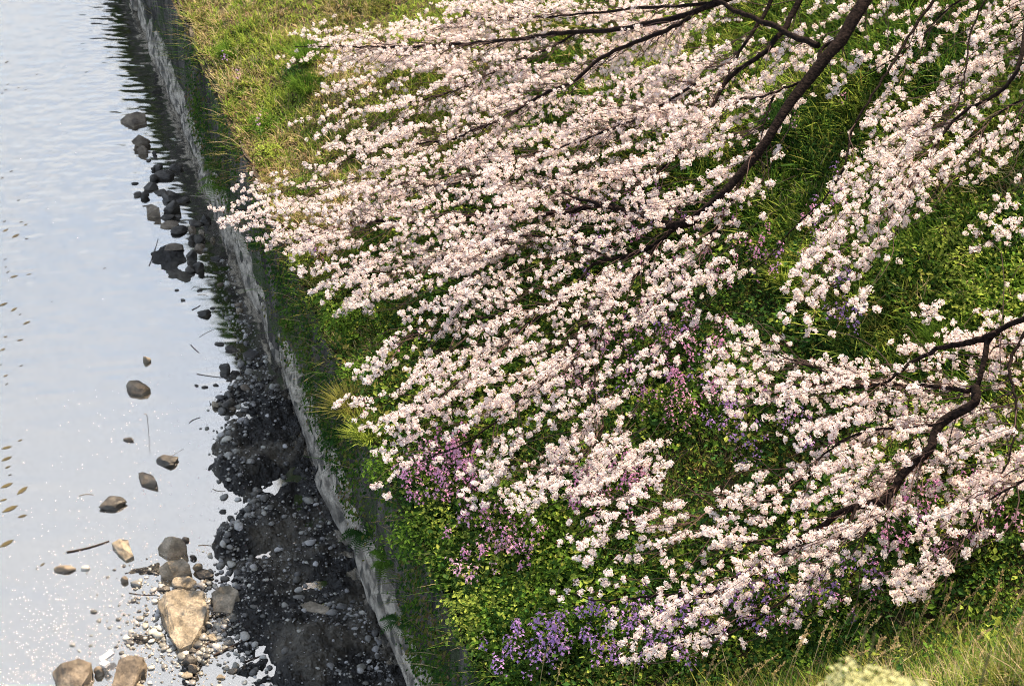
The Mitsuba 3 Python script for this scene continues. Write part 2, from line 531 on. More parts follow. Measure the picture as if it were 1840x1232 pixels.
# (px, py, width, height in photo pixels, tone, label)
ROCKS = [
    (252, 254, 30, 25, 'b', 'rounded grey brown rock in the water just below the topmost rock'),
    (257, 271, 20, 17, 'b', 'smaller rounded rock touching the lower right of a grey brown rock in open water'),
    (278, 276, 9, 8, 'd', 'small dark stone poking out right of the pair of rounded rocks'),
    (268, 288, 9, 6, 'd', 'tiny flat stone below the pair of rounded rocks'),
    (286, 301, 17, 13, 'd', 'dark wet stone at the top of the stone heap by the wall'),
    (275, 304, 7, 9, 'd', 'narrow dark stone left of the top of the stone heap'),
    (299, 312, 36, 22, 'd', 'broad dark stone in the upper part of the stone heap'),
    (318, 300, 24, 18, 'd', 'dark stone in the black reflection right of the upper stone heap'),
    (277, 320, 17, 15, 'd', 'dark rounded stone left in the stone heap, above a wider one'),
    (271, 334, 25, 18, 'd', 'dark low stone with a wet top left of the heap by the wall'),
    (242, 329, 13, 6, 'd', 'flat dark stone lying farthest left of the stone heap'),
    (247, 349, 15, 11, 'd', 'small dark stone left of a twin stone in open water'),
    (260, 353, 16, 14, 'd', 'small dark stone right of its twin in open water'),
    (290, 343, 25, 14, 'd', 'long dark stone with a grey top in the middle of the heap'),
    (306, 352, 36, 26, 'd', 'large black wet stone in the middle of the heap'),
    (328, 358, 24, 16, 'd', 'black stone half in the wall reflection right of the large wet stone'),
    (310, 374, 29, 25, 'd', 'dark round stone beside the square brown rock'),
    (302, 390, 24, 11, 'd', 'low dark stone under the round stone beside the square rock'),
    (320, 387, 14, 9, 'd', 'small grey stone right of the low dark stone'),
    (302, 402, 32, 18, 'b', 'brown topped flat stone above the black slab'),
    (322, 412, 30, 19, 'd', 'black slab leaning below the brown topped flat stone'),
    (345, 413, 14, 12, 'b', 'grey stone at the right of the black slab'),
    (363, 418, 11, 10, 'p', 'pale grey stone among dark ones close to the wall foot'),
    (351, 398, 26, 16, 'd', 'dark wet stone by the wall under the fern'),
    (369, 396, 20, 18, 'd', 'black stone tight against the wall foot under the fern'),
    (345, 430, 16, 15, 'd', 'small black stone above the gravel patch'),
    (360, 431, 20, 18, 'd', 'black round stone right of the small black stone above the gravel patch'),
    (382, 431, 9, 9, 'p', 'small pale stone by the wall, right of two black stones'),
    (316, 444, 32, 18, 'b', 'brown boulder lying on the upper end of the gravel patch'),
    (359, 445, 19, 15, 'b', 'grey rounded stone right of the brown boulder on the gravel'),
    (345, 463, 20, 19, 'd', 'dark round stone right of the gravel patch'),
    (359, 479, 19, 25, 'd', 'tall dark stone below the round one right of the gravel patch'),
    (342, 485, 17, 15, 'd', 'dark low stone left of the tall dark stone'),
    (393, 463, 26, 11, 'd', 'dark flat slab at the wall foot'),
    (396, 510, 12, 7, 'b', 'small grey stone in the narrow dark water by the wall'),
    (318, 521, 8, 5, 'd', 'tiny dark stone below the gravel patch, left one'),
    (359, 521, 10, 6, 'd', 'tiny dark stone below the gravel patch, right one'),
    (328, 539, 9, 6, 'd', 'tiny black stone in open water above the lone dark rock'),
    (367, 561, 24, 17, 'd', 'lone dark angular rock with mud beside the reflection of the wall'),
    (382, 553, 10, 5, 'd', 'flat dark stone touching the top of the lone angular rock'),
    (428, 546, 14, 9, 'b', 'pale wedge of stone at the wall foot'),
    (430, 557, 12, 9, 'p', 'pale stone right under the wedge at the wall foot'),
    (395, 617, 17, 7, 'd', 'flat dark stone left above a rounded dark one'),
    (415, 625, 22, 12, 'd', 'rounded dark stone near the wall in still water'),
    (425, 643, 6, 5, 'd', 'tiny dark stone under the rounded dark stone near the wall'),
    (404, 663, 20, 19, 'd', 'forked dark stone in the still water'),
    (424, 671, 14, 11, 'd', 'dark stone right of the forked stone'),
    (435, 668, 10, 8, 'd', 'smallest of three dark stones in a row near the mud'),
    (353, 692, 8, 5, 'd', 'tiny dark stone, leftmost of three in a row'),
    (368, 694, 12, 6, 'd', 'small dark stone, middle of three in a row'),
    (388, 691, 11, 5, 'd', 'small flat stone, rightmost of three in a row'),
    (416, 702, 15, 12, 'd', 'dark stone at the tip of the gravel bar'),
    (441, 700, 18, 13, 'b', 'grey stone on the upper edge of the gravel bar'),
    (411, 726, 26, 22, 'd', 'dark boulder at the left tip of the gravel bar'),
    (388, 727, 13, 17, 'p', 'pale upright stone against the dark boulder on the gravel tip'),
    (414, 731, 18, 10, 'b', 'greenish stone in front of the dark boulder on the gravel tip'),
    (263, 646, 13, 14, 'p', 'small pale brown stone in open water above the big lone boulder'),
    (302, 826, 38, 22, 'd', 'dark angular rock in open water, uppermost of a row of three'),
    (202, 902, 44, 26, 'd', 'dark flat topped rock with a clear reflection, lowest of a row of three'),
    (232, 789, 20, 9, 'd', 'low dark stone awash in the water'),
    (335, 968, 13, 10, 'd', 'small dark stone behind the peaked boulder'),
    (348, 1000, 12, 10, 'd', 'small dark stone right of the peaked boulder'),
    (116, 1022, 38, 12, 'b', 'long low brown stone on the left of the moat'),
    (225, 1041, 13, 12, 'b', 'reddish brown round stone under the low pale spit'),
    (333, 1043, 42, 26, 'p', 'pale flat stone wedged above the largest slab'),
    (358, 1018, 18, 26, 'p', 'pale pointed stone right of the bright boulder'),
    (368, 1029, 34, 18, 'd', 'dark low stone beneath the pale pointed stone'),
    (295, 1056, 24, 12, 'd', 'dark wet stone between the bright boulder and the largest slab'),
    (370, 1045, 12, 10, 'p', 'small pale stone under the dark low stone'),
    (358, 1128, 26, 22, 'd', 'black stone against the right side of the largest slab'),
    (332, 1114, 16, 12, 'b', 'brown stone resting in the hollow of the largest slab'),
    (384, 1143, 24, 14, 'p', 'white topped angular stone right of the largest slab'),
    (345, 1166, 20, 9, 'd', 'dark flat stone below the largest slab'),
    (178, 1205, 18, 20, 'b', 'small brown stone between the two big rocks at the bottom edge'),
    (340, 1190, 26, 22, 'd', 'dark stone on top of the rubble heap near the bottom'),
    (348, 1203, 18, 18, 'b', 'brown stone in the middle of the rubble heap near the bottom'),
    (338, 1214, 20, 14, 'p', 'pale stone at the foot of the rubble heap near the bottom'),
    (420, 1203, 20, 9, 'b', 'flat brown stone in the shallows near the bottom edge'),
    (396, 1215, 16, 8, 'p', 'white flat stone in the shallows at the bottom edge'),
    (247, 1232, 26, 10, 'p', 'pale stone cut by the bottom edge right of the square rock'),
    (402, 842, 9, 8, 'd', 'dark pebble at the edge of the mud mound, upper'),
    (400, 918, 13, 8, 'd', 'dark stone in the water left of the mud, upper of two'),
    (414, 930, 12, 9, 'd', 'dark stone in the water left of the mud, lower of two'),
]
TONE = {'d': 'm_rock_dark', 'b': 'm_rock_brown', 'p': 'm_rock_pale'}
for i, (px, py, w, h, tone, lab) in enumerate(ROCKS):
    P = on_level(px, py + 0.22 * h)
    dep = project(P)[2]
    W, Hh = w * dep / FOCAL, h * dep / FOCAL
    D = min(0.85 * W, 0.8 * Hh / 0.62)
    Z = float(np.clip((Hh - 0.62 * D) / 0.55, 0.22 * W, 0.8 * W))
    p, f = angular_rock(100 + i, sub=3 if w > 18 else 2)
    p = p / (p.max(0) - p.min(0)) * [W * 1.05, D * 1.05, Z * 1.5]
    a = rng.uniform(-0.25, 0.25)
    p[:, :2] = p[:, :2] @ np.array([[math.cos(a), math.sin(a)], [-math.sin(a), math.cos(a)]])
    base = float(floor_z(P))
    p += [P[0], P[1], base - p[:, 2].min() - 0.35 * Z]
    add('rock', mikit.ply((p, f), TONE[tone], smooth=28), lab, 'rock')


def shaped(pts, tone, seed, lab, rough_=0.03, foot=1.03):
    """big rock from outline points (px, py, height of that point above the water)"""
    P = np.array([on_level(x, y, 0.62 * z) for x, y, z in pts])
    c = P[:, :2].mean(0)
    low = np.c_[c + (P[:, :2] - c) * foot, np.full(len(P), -0.12)]
    p, f = hull_rock(np.vstack([P, low]), seed, rough_=rough_)
    add('rock', mikit.ply((p, f), TONE[tone], smooth=32), lab, 'rock')


shaped([(216, 216, .05), (226, 207, .22), (246, 201, .28), (261, 204, .22), (261, 218, .1), (240, 222, .12)], 'b', 1, 'large angular rock in open water, topmost in the photo', 0.02)
shaped([(263, 369, .16), (272, 366, .28), (286, 373, .27), (287, 384, .1), (264, 386, .08)], 'b', 2, 'square brown topped rock left of the stone heap', 0.015)
shaped([(226, 692, .1), (232, 684, .26), (250, 682, .3), (262, 690, .22), (270, 697, .08), (256, 708, .05), (236, 706, .05)], 'b', 3, 'big lone brown boulder in open water left of the gravel bar', 0.02)
shaped([(248, 848, .15), (256, 846, .2), (275, 853, .22), (281, 864, .15), (278, 874, .04), (254, 870, .04)], 'b', 4, 'dark rimmed rock with a pale top, middle of a row of three in open water', 0.03)
shaped([(200, 975, .1), (214, 968, .14), (230, 970, .1), (222, 986, .13), (240, 998, .06), (226, 1006, .04), (214, 995, .05), (208, 984, .06)], 'p', 5, 'pale waisted rock left of the peaked boulder', 0.02, 1.0)
shaped([(284, 984, .1), (296, 966, .3), (310, 962, .42), (324, 966, .36), (336, 980, .2), (334, 992, .06), (300, 999, .05)], 'p', 6, 'peaked boulder with one bright and one dark side', 0.025)
shaped([(286, 1020, .22), (300, 1008, .34), (330, 1002, .4), (341, 1014, .3), (338, 1024, .14), (312, 1036, .1), (290, 1034, .1)], 'p', 7, 'bright blocky boulder below the peaked boulder')
shaped([(283, 1078, .22), (298, 1064, .36), (328, 1057, .36), (366, 1060, .34), (372, 1092, .26), (364, 1122, .22), (344, 1156, .14), (322, 1166, .12), (306, 1142, .16), (296, 1110, .2)], 'p', 8, 'largest pale slab, wide above and tapering to a point below', 0.05, 1.04)
shaped([(380, 1066, .26), (394, 1053, .42), (414, 1051, .44), (428, 1060, .38), (432, 1080, .16), (416, 1100, .05), (384, 1098, .05)], 'p', 9, 'square brown boulder at the edge of the mud right of the largest slab', 0.025)
shaped([(94, 1206, .12), (110, 1190, .3), (140, 1182, .34), (164, 1190, .24), (160, 1210, .2), (140, 1240, .12), (104, 1236, .08)], 'b', 10, 'large rounded brown boulder at the bottom left edge', 0.03)
shaped([(214, 1186, .22), (236, 1178, .28), (258, 1180, .26), (258, 1200, .16), (236, 1216, .14), (228, 1250, .12), (200, 1250, .12), (206, 1210, .18)], 'b', 11, 'rough brown rock cut by the bottom edge', 0.05, 1.04)
shaped([(436, 634, .1), (450, 626, .16), (466, 632, .14), (456, 642, .05), (440, 642, .05)], 'd', 12, 'flat grey slab tilted against the wall foot', 0.01)
shaped([(540, 1086, .13), (558, 1079, .14), (592, 1090, .14), (588, 1103, .13), (552, 1097, .12)], 'p', 13, 'pale flat broken slab lying on the dark mud', 0.008, 1.0)
# broken bit of white foam board among the rocks
wb = []
for a, b in (((181, 1186), (203, 1170)), ((183, 1190), (193, 1194))):
    c0, c1 = on_level(*a, .07), on_level(*b, .11)
    u = c1 - c0
    L = np.linalg.norm(u)
    m = trimesh.creation.box((L, 0.075, 0.03))
    R = rot_to((u / L)[None], np.zeros(1))[0][:, [2, 0, 1]]
    wb.append(trimesh.Trimesh(np.array(m.vertices) @ R.T + (c0 + c1) / 2, m.faces))
wm = trimesh.util.concatenate(wb)
add('white_debris', col_ply(np.array(wm.vertices), np.array(wm.faces), np.full((len(wm.vertices), 3), 0.72), 'm_plain'), 'broken piece of white board floating between the two bottom rocks', 'debris')

# ------------------------------------------------------------------ pebbles, sticks, painted reflections, and petals doubling as sun sparkles on water and mud
pebble_forms = [angular_rock(900 + k, 16, 1) for k in range(6)]
grain_forms = [angular_rock(920 + k, 12, 0) for k in range(6)]
r = np.random.default_rng(31)
cand = []
while len(cand) < 4200:
    u_ = r.random()
    if u_ < 0.08:
        px, py = r.normal(330, 70), r.normal(1130, 60)
    elif u_ < 0.16:
        e_ = shore.exterior.interpolate(r.random(), normalized=True)
        P = np.array([e_.x + r.normal(0, .10), e_.y + r.normal(0, .10), 0.0])
        n, s = to_ns(P)
        if n < -0.3 and P[1] > 13:
            cand.append((P, float(np.clip(r.lognormal(math.log(0.022), 0.55), 0.008, 0.07))))
        continue
    elif u_ < 0.84:
        px, py = r.uniform(385, 735), r.uniform(690, 1235)
    else:
        px, py = r.uniform(360, 520), r.uniform(420, 700)
    P = on_level(px, py)
    n, s = to_ns(P)
    if u_ < 0.08:
        if px > 470 or py < 990:
            continue
        cand.append((P, float(np.clip(r.lognormal(math.log(0.016), 0.6), 0.008, 0.06))))
        continue
    if not (-3.2 < n < -0.06) or n < -0.45 and py < 690:
        continue
    if py >= 690 and not shore.contains(Point(P[:2])):
        continue
    dens = meshkit.noise(np.array([P[0] * 1.6, P[1] * 1.6, 3.0]))
    if r.random() > np.clip(dens * 1.8 - 0.35, 0.1, 1):
        continue
    cand.append((P, float(np.clip(r.lognormal(math.log(0.0105), 0.66), 0.005, 0.062))))
order = np.argsort([-c[1] for c in cand])
rest = Soup()
for k, i in enumerate(order):
    P, sz = cand[i]
    p, f = (pebble_forms if k < 420 else grain_forms)[int(r.integers(6))]
    a = r.uniform(0, 6.28)
    q = p * [sz * r.uniform(1, 1.6), sz, sz * r.uniform(0.4, 0.7)]
    q[:, :2] = q[:, :2] @ np.array([[math.cos(a), math.sin(a)], [-math.sin(a), math.cos(a)]])
    q = q + [P[0], P[1], float(floor_z(P)) + 0.2 * sz]
    g = r.choice([0.10, 0.22, 0.38, 0.5], p=[.36, .3, .22, .12]) * r.uniform(0.8, 1.15)
    c = np.array([g, g * 0.98, g * r.uniform(0.85, 0.98)])
    if k < 220:
        tone = 'dark' if g < 0.16 else 'grey' if g < 0.30 else 'pale' if g < 0.45 else 'whitish'
        size = 'large' if k < 70 else 'medium' if k < 145 else 'small'
        ppx, ppy, _ = project(P)
        pn, _ = to_ns(P)
        far_ = 'tight under the wall' if pn > -0.45 else 'on the open mud' if pn > -1.1 else 'near the waterline'
        row = 'by the stone heap' if ppy < 560 else 'at the upper tip of the bar' if ppy < 790 else 'along the middle of the bar' if ppy < 1000 else 'at the lower end of the bar'
        lab = f'{size} {tone} pebble {far_}, {row}'
        add('pebble', col_ply(q, f, np.tile(c, (len(q), 1)), 'm_wet', True), lab, 'pebble', lab.replace('pebble', 'pebbles'))
    else:
        rest.put(q, f, c)
add('gravel', rest.ply('m_wet', True), 'fine gravel scattered over the wet mud', 'gravel', kind='stuff')

STICKS = [((120, 992), (196, 972), .012, 'long thin stick floating left of the waisted rock'), ((232, 1065), (284, 1068), .006, 'straight thin stick pointing at the largest slab'),
          ((384, 1178), (436, 1152), .016, 'dark stick lying in the shallows right of the largest slab'), ((352, 1170), (384, 1148), .012, 'short dark stick below the white topped stone'),
          ((354, 672), (408, 679), .006, 'thin stick floating level in still water above the gravel bar'), ((343, 620), (358, 634), .008, 'short curved twig afloat in open water'),
          ((358, 606), (384, 592), .004, 'fine straw floating near the lone angular rock'), ((264, 745), (264, 780), .005, 'thin reed standing upright from the water'),
          ((432, 680), (433, 700), .006, 'short twig standing at the tip of the gravel bar'), ((268, 478), (284, 430), .008, 'broken twigs on the left of the gravel patch'),
          ((344, 520), (352, 514), .004, 'small straw below the gravel patch'), ((355, 530), (374, 533), .004, 'straw floating level below the gravel patch'),
          ((345, 557), (360, 549), .008, 'dark twig left of the lone angular rock'), ((382, 878), (405, 882), .005, 'straw in the shallows left of the mud mound'),
          ((142, 891), (168, 889), .005, 'thin straw floating left of the flat topped rock'), ((356, 980), (388, 983), .005, 'thin stick floating right of the peaked boulder'),
          ((392, 1047), (408, 1036), .007, 'short twig above the square boulder'), ((440, 1190), (470, 1178), .010, 'dark twig at the edge of the bottom shallows'),
          ((530, 690), (558, 745), .010, 'long dark twig leaning on the stone foot of the wall'), ((306, 820), (330, 806), .003, 'fine straw by the uppermost dark rock'),
          ((340, 760), (360, 750), .006, 'small twig floating above the mud mound'), ((560, 900), (582, 930), .010, 'pale twig lying on the mud beside the wall')]
r = np.random.default_rng(41)
for (x0, y0), (x1, y1), rad, lab in STICKS:
    P = spline(on_level(np.array([x0, (x0 + x1) / 2 + r.uniform(-3, 3), x1]), np.array([y0, (y0 + y1) / 2 + r.uniform(-3, 3), y1])), 7)
    P[:, 2] = floor_z(P) + rad * 0.7 + (np.linspace(0, .35, 7) if 'upright' in lab or 'standing' in lab else 0) + (0.25 * np.linspace(0, 1, 7) if 'leaning' in lab else 0)
    v, f = tube(P, rad * np.linspace(1, 0.6, 7), 5)
    c = np.array([0.07, 0.05, 0.04]) if rad > .005 else np.array([0.24, 0.19, 0.13])
    add('stick', col_ply(v, f, np.tile(c, (len(v), 1)), 'm_plain', True), lab, 'stick')

REFLECTIONS = [(10, 414, 14), (28, 424, 18), (46, 404, 9), (38, 399, 8), (8, 398, 8), (48, 429, 8), (9, 466, 7), (25, 497, 16), (14, 489, 8), (52, 493, 9), (10, 480, 6), (6, 547, 18), (25, 556, 16), (36, 565, 7), (48, 580, 16), (10, 605, 9),
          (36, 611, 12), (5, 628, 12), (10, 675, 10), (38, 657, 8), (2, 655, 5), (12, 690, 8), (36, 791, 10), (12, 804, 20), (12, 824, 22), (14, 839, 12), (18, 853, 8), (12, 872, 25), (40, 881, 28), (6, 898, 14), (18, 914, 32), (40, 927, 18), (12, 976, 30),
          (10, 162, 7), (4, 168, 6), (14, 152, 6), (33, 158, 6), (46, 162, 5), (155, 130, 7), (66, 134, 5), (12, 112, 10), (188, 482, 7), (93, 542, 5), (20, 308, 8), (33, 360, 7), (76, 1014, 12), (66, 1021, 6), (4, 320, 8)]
sliver_s = np.array([[-.5, 0, 0], [-.15, .16, .012], [.2, .15, .014], [.5, 0, 0], [.2, -.15, .014], [-.15, -.16, .012], [0.02, 0, 0.0]])
sliver_f = np.array([[6, 1, 0], [6, 2, 1], [6, 3, 2], [6, 4, 3], [6, 5, 4], [6, 0, 5]])
for px, py, w in REFLECTIONS:  # flat brown slivers stand in for dark tree reflections in the ripples
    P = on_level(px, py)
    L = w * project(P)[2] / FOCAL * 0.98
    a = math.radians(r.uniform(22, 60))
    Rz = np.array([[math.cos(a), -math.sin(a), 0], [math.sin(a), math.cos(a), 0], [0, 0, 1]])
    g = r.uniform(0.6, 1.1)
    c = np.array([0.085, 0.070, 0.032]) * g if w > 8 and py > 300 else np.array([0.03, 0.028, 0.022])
    v = (sliver_s * L) @ Rz.T + [P[0], P[1], 0.004]
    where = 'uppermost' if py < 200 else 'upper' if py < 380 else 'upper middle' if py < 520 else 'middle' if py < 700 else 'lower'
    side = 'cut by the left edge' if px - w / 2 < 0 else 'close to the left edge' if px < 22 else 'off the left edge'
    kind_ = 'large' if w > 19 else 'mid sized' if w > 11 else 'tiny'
    add('painted_reflection', col_ply(v, sliver_f, np.tile(c, (7, 1)), 'm_plain', True), f'{kind_} painted brown reflection {side}, in the {where} water', 'leaf', f'{kind_} painted reflections {side} in the {where} water')

pet = Soup()
r = np.random.default_rng(43)
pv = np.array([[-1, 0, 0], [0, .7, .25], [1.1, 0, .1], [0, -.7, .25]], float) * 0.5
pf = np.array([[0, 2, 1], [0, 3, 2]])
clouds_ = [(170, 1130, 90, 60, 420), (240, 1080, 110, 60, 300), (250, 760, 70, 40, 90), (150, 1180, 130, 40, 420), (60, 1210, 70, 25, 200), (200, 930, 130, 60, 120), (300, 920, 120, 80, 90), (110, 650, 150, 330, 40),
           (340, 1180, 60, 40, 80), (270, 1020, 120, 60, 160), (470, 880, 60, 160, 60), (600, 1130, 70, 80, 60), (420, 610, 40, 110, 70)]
for cx, cy, sx, sy, k in clouds_:  # pale petal flecks, which also paint the sun sparkles on the water
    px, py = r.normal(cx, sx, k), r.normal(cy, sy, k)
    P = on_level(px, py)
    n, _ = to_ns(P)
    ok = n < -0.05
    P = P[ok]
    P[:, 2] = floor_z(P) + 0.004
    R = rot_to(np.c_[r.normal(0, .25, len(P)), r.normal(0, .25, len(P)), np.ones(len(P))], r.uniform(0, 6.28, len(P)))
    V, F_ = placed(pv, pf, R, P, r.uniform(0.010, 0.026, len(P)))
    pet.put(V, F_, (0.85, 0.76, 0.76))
add('petals_and_sparkles', pet.ply('m_petal'), 'pale cherry petals drifting on the moat water, also standing in for sun sparkles', 'petals', kind='stuff')
# ------------------------------------------------------------------ grass and herbs
def blades(P, h, w, az, lean, curve, col):
    k = len(P)
    d = np.stack([np.cos(az), np.sin(az), 0 * az], -1)
    s = np.stack([-np.sin(az), np.cos(az), 0 * az], -1)
    up = np.array([0, 0, 1.0])

    def at(t):
        return P + (h * (t * (1 - 0.35 * lean) - 0.45 * np.abs(curve) * t * t))[:, None] * up + (h * (lean * t + curve * t * t))[:, None] * d
    m, tip = at(0.55), at(1.0)
    ws = (w / 2)[:, None] * s
    v = np.stack([P - ws, P + ws, m - 0.8 * ws, m + 0.8 * ws, tip], 1).reshape(-1, 3)
    f = np.array([[0, 1, 3], [0, 3, 2], [2, 3, 4]])
    f = (f[None] + 5 * np.arange(k)[:, None, None]).reshape(-1, 3)
    return v, f, np.repeat(col, 5, axis=0)


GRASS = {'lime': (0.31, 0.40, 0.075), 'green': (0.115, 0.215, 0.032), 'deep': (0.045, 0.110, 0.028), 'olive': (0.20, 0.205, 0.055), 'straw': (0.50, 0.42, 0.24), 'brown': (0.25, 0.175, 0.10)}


def palette(P, weights, r, scale=0.8, seed=0):
    """a colour per plant; neighbours tend to share a kind"""
    names = list(weights)
    w = np.array([weights[n] for n in names], float)
    field = np.stack([meshkit.fbm(P * scale + 31.7 * i + seed, 3, 50 + i) for i in range(len(names))], -1)
    p = w * np.exp(7 * (field - 0.5))
    p /= p.sum(1, keepdims=True)
    pick = (np.cumsum(p, 1) > r.random((len(P), 1))).argmax(1)
    c = np.array([GRASS[n] for n in names])[pick]
    return c * r.uniform(0.75, 1.3, (len(P), 1)) * r.uniform(0.93, 1.07, (len(P), 3))


def grass_patch(soup, poly, tufts, per, h0, h1, weights, seed, width=0.009, spread=0.05, lean=(0.1, 0.7), keep=None):
    r = np.random.default_rng(seed)
    C = scatter_bank(tufts, poly, seed)
    if keep is not None:
        C = C[keep(C, r)]
    col = palette(C, weights, r, seed=seed)
    hh = (h0 + (h1 - h0) * np.clip(meshkit.fbm(C * 0.9 + 3, 3, seed) * 1.6 - 0.3, 0, 1)) * r.uniform(0.6, 1.25, len(C))
    P = np.repeat(C, per, 0)
    k = len(P)
    az = r.uniform(0, 2 * np.pi, k)
    P = P + np.stack([np.cos(az), np.sin(az), 0 * az], -1) * (r.random(k) * spread)[:, None]
    P[:, 2] = gz(P) - 0.01
    soup.put(*blades(P, np.repeat(hh, per) * r.uniform(0.55, 1.2, k), r.uniform(0.7, 1.4, k) * width, az + r.normal(0, 0.6, k), r.uniform(*lean, k), r.uniform(-0.1, 0.7, k),
                     np.repeat(col, per, 0) * r.uniform(0.6, 1.4, (k, 1))))


Z_LEFT = [(300, -60), (960, -60), (940, 200), (800, 420), (700, 560), (640, 760), (560, 640), (500, 460), (440, 330), (370, 180)]
Z_TOP = [(900, -60), (1960, -60), (1960, 560), (1900, 1000), (1560, 700), (1420, 480), (1180, 330), (930, 300)]
Z_MID = [(560, 560), (700, 330), (930, 260), (1200, 320), (1440, 480), (1560, 700), (1960, 900), (1960, 1150), (1250, 1290), (860, 1300), (700, 860)]
Z_NEAR = [(1180, 1330), (1210, 1275), (1450, 1225), (1840, 1140), (1960, 1100), (1960, 1460), (1050, 1460)]
grass = Soup()
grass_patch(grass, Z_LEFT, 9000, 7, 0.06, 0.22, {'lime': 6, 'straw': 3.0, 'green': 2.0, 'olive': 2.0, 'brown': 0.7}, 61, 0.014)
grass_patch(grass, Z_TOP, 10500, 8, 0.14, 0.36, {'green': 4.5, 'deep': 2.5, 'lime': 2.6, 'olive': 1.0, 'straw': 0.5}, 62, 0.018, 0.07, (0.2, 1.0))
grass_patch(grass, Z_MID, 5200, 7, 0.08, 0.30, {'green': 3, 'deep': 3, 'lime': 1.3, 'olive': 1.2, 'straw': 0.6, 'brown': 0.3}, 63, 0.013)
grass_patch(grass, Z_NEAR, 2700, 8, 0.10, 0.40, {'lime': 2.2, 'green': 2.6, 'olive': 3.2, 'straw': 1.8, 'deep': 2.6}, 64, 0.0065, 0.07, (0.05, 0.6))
# dry straw that hangs over the top of the wall
r = np.random.default_rng(65)
k = 2600
S = r.uniform(-3, 26, k)
S = S[meshkit.noise(np.stack([S * 0.8, 0 * S, 0 * S], -1), 3) > r.random(k) * 0.75]
k = len(S)
W = from_ns(r.uniform(0.14, 0.6, k), S)
P = np.c_[W, gz(W)]
wall_az = math.atan2(-M2[1], -M2[0])
up_moat = (S > 5)[:, None]
grass.put(*blades(P, r.uniform(0.10, 0.34, k), r.uniform(0.005, 0.010, k), wall_az + r.normal(0, 1.3, k), r.uniform(0.3, 1.0, k), r.uniform(0.2, 1.2, k),
                  np.where(up_moat, palette(P, {'straw': 5, 'brown': 3, 'lime': 0.6}, r, seed=4), palette(P, {'straw': 1.2, 'green': 3, 'lime': 2, 'brown': 0.6}, r, seed=5))))
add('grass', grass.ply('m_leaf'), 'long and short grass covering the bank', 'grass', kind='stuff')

leaf_q = np.array([[0, 0, 0], [0.45, 0.30, 0.10], [1, 0, -0.06], [0.45, -0.30, 0.10]])
leaf_t = np.array([[0, 2, 1], [0, 3, 2]])


def leaves(P, size, r, tilt=0.5, lean=None):
    z = np.c_[r.normal(0, tilt, len(P)), r.normal(0, tilt, len(P)), np.ones(len(P))]
    if lean is not None:
        z = z + lean
    return placed(leaf_q, leaf_t, rot_to(z, r.uniform(0, 6.28, len(P))), P, size)


def herb_patch(soup, poly, plants, per, h0, h1, size, weights, seed):
    r = np.random.default_rng(seed)
    C = scatter_bank(plants, poly, seed)
    C = C[meshkit.fbm(C * 0.9 + 11, 3, seed) + r.normal(0, 0.07, len(C)) > 0.42]
    col = palette(C, weights, r, 0.7, seed)
    hh = r.uniform(h0, h1, len(C))
    P = np.repeat(C, per, 0)
    k = len(P)
    rad, az = 0.15 * np.sqrt(r.random(k)), r.uniform(0, 6.28, k)
    P = P + np.stack([np.cos(az) * rad, np.sin(az) * rad, 0 * az], -1)
    P[:, 2] = gz(P) + np.repeat(hh, per) * (1 - 0.4 * (rad / 0.15) ** 2) * r.random(k) ** 0.6
    V, F_ = leaves(P, r.uniform(0.6, 1.4, k) * size, r)
    soup.put(V, F_, np.repeat(np.repeat(col, per, 0) * r.uniform(0.55, 1.4, (k, 1)), 4, 0))


herbs = Soup()
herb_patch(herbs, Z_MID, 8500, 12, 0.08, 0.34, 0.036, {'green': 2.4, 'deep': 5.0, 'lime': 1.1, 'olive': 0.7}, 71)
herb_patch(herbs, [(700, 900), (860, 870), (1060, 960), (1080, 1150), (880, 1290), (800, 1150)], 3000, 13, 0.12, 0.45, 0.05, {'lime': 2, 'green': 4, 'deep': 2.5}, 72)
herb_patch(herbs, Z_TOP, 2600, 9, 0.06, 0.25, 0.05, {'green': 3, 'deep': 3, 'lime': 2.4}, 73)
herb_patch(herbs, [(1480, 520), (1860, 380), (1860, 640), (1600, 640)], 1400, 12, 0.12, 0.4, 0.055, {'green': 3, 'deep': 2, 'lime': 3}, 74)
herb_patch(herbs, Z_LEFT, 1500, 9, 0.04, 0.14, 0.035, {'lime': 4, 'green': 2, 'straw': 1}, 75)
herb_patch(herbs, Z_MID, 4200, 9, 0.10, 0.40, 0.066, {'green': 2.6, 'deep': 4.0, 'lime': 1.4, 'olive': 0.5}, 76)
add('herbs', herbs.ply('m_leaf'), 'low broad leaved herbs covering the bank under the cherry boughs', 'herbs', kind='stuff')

# creepers and ferns on the wall
ivy = Soup()
r = np.random.default_rng(77)
k = 30000
S, Zq = r.uniform(-5, 24, k), r.uniform(1.0, 2.85, k)
den = meshkit.fbm(np.stack([S * 1.1, Zq * 0.7, 0 * S + 2], -1), 4, 5) + 0.07 * (Zq - 1.7) + 0.05 * (S < 8) - 0.055 * (S > 7)
ok = den + r.normal(0, 0.05, k) > 0.52
S, Zq = S[ok], Zq[ok]
k = len(S)
W = from_ns(WALL_N * Zq / WALL_H - 0.04 - 0.12 * r.random(k) ** 2, S)
P = np.c_[W, Zq]
V, F_ = leaves(P, r.uniform(0.03, 0.075, k), r, 0.45, np.r_[-M2 * 1.2, -0.2])
ivy.put(V, F_, np.repeat(palette(P, {'deep': 5, 'green': 2.6, 'olive': 1.6, 'brown': 0.8}, r, 1.3, 9) * 0.7, 4, 0))
k = 3400
S, Zq = r.uniform(-5, 24, k), r.uniform(1.2, 2.8, k)
W = from_ns(WALL_N * Zq / WALL_H - 0.02, S)
ok = meshkit.fbm(np.stack([S * 0.9, Zq, 0 * S + 7], -1), 3, 6) > 0.5
P = np.c_[W, Zq][ok]
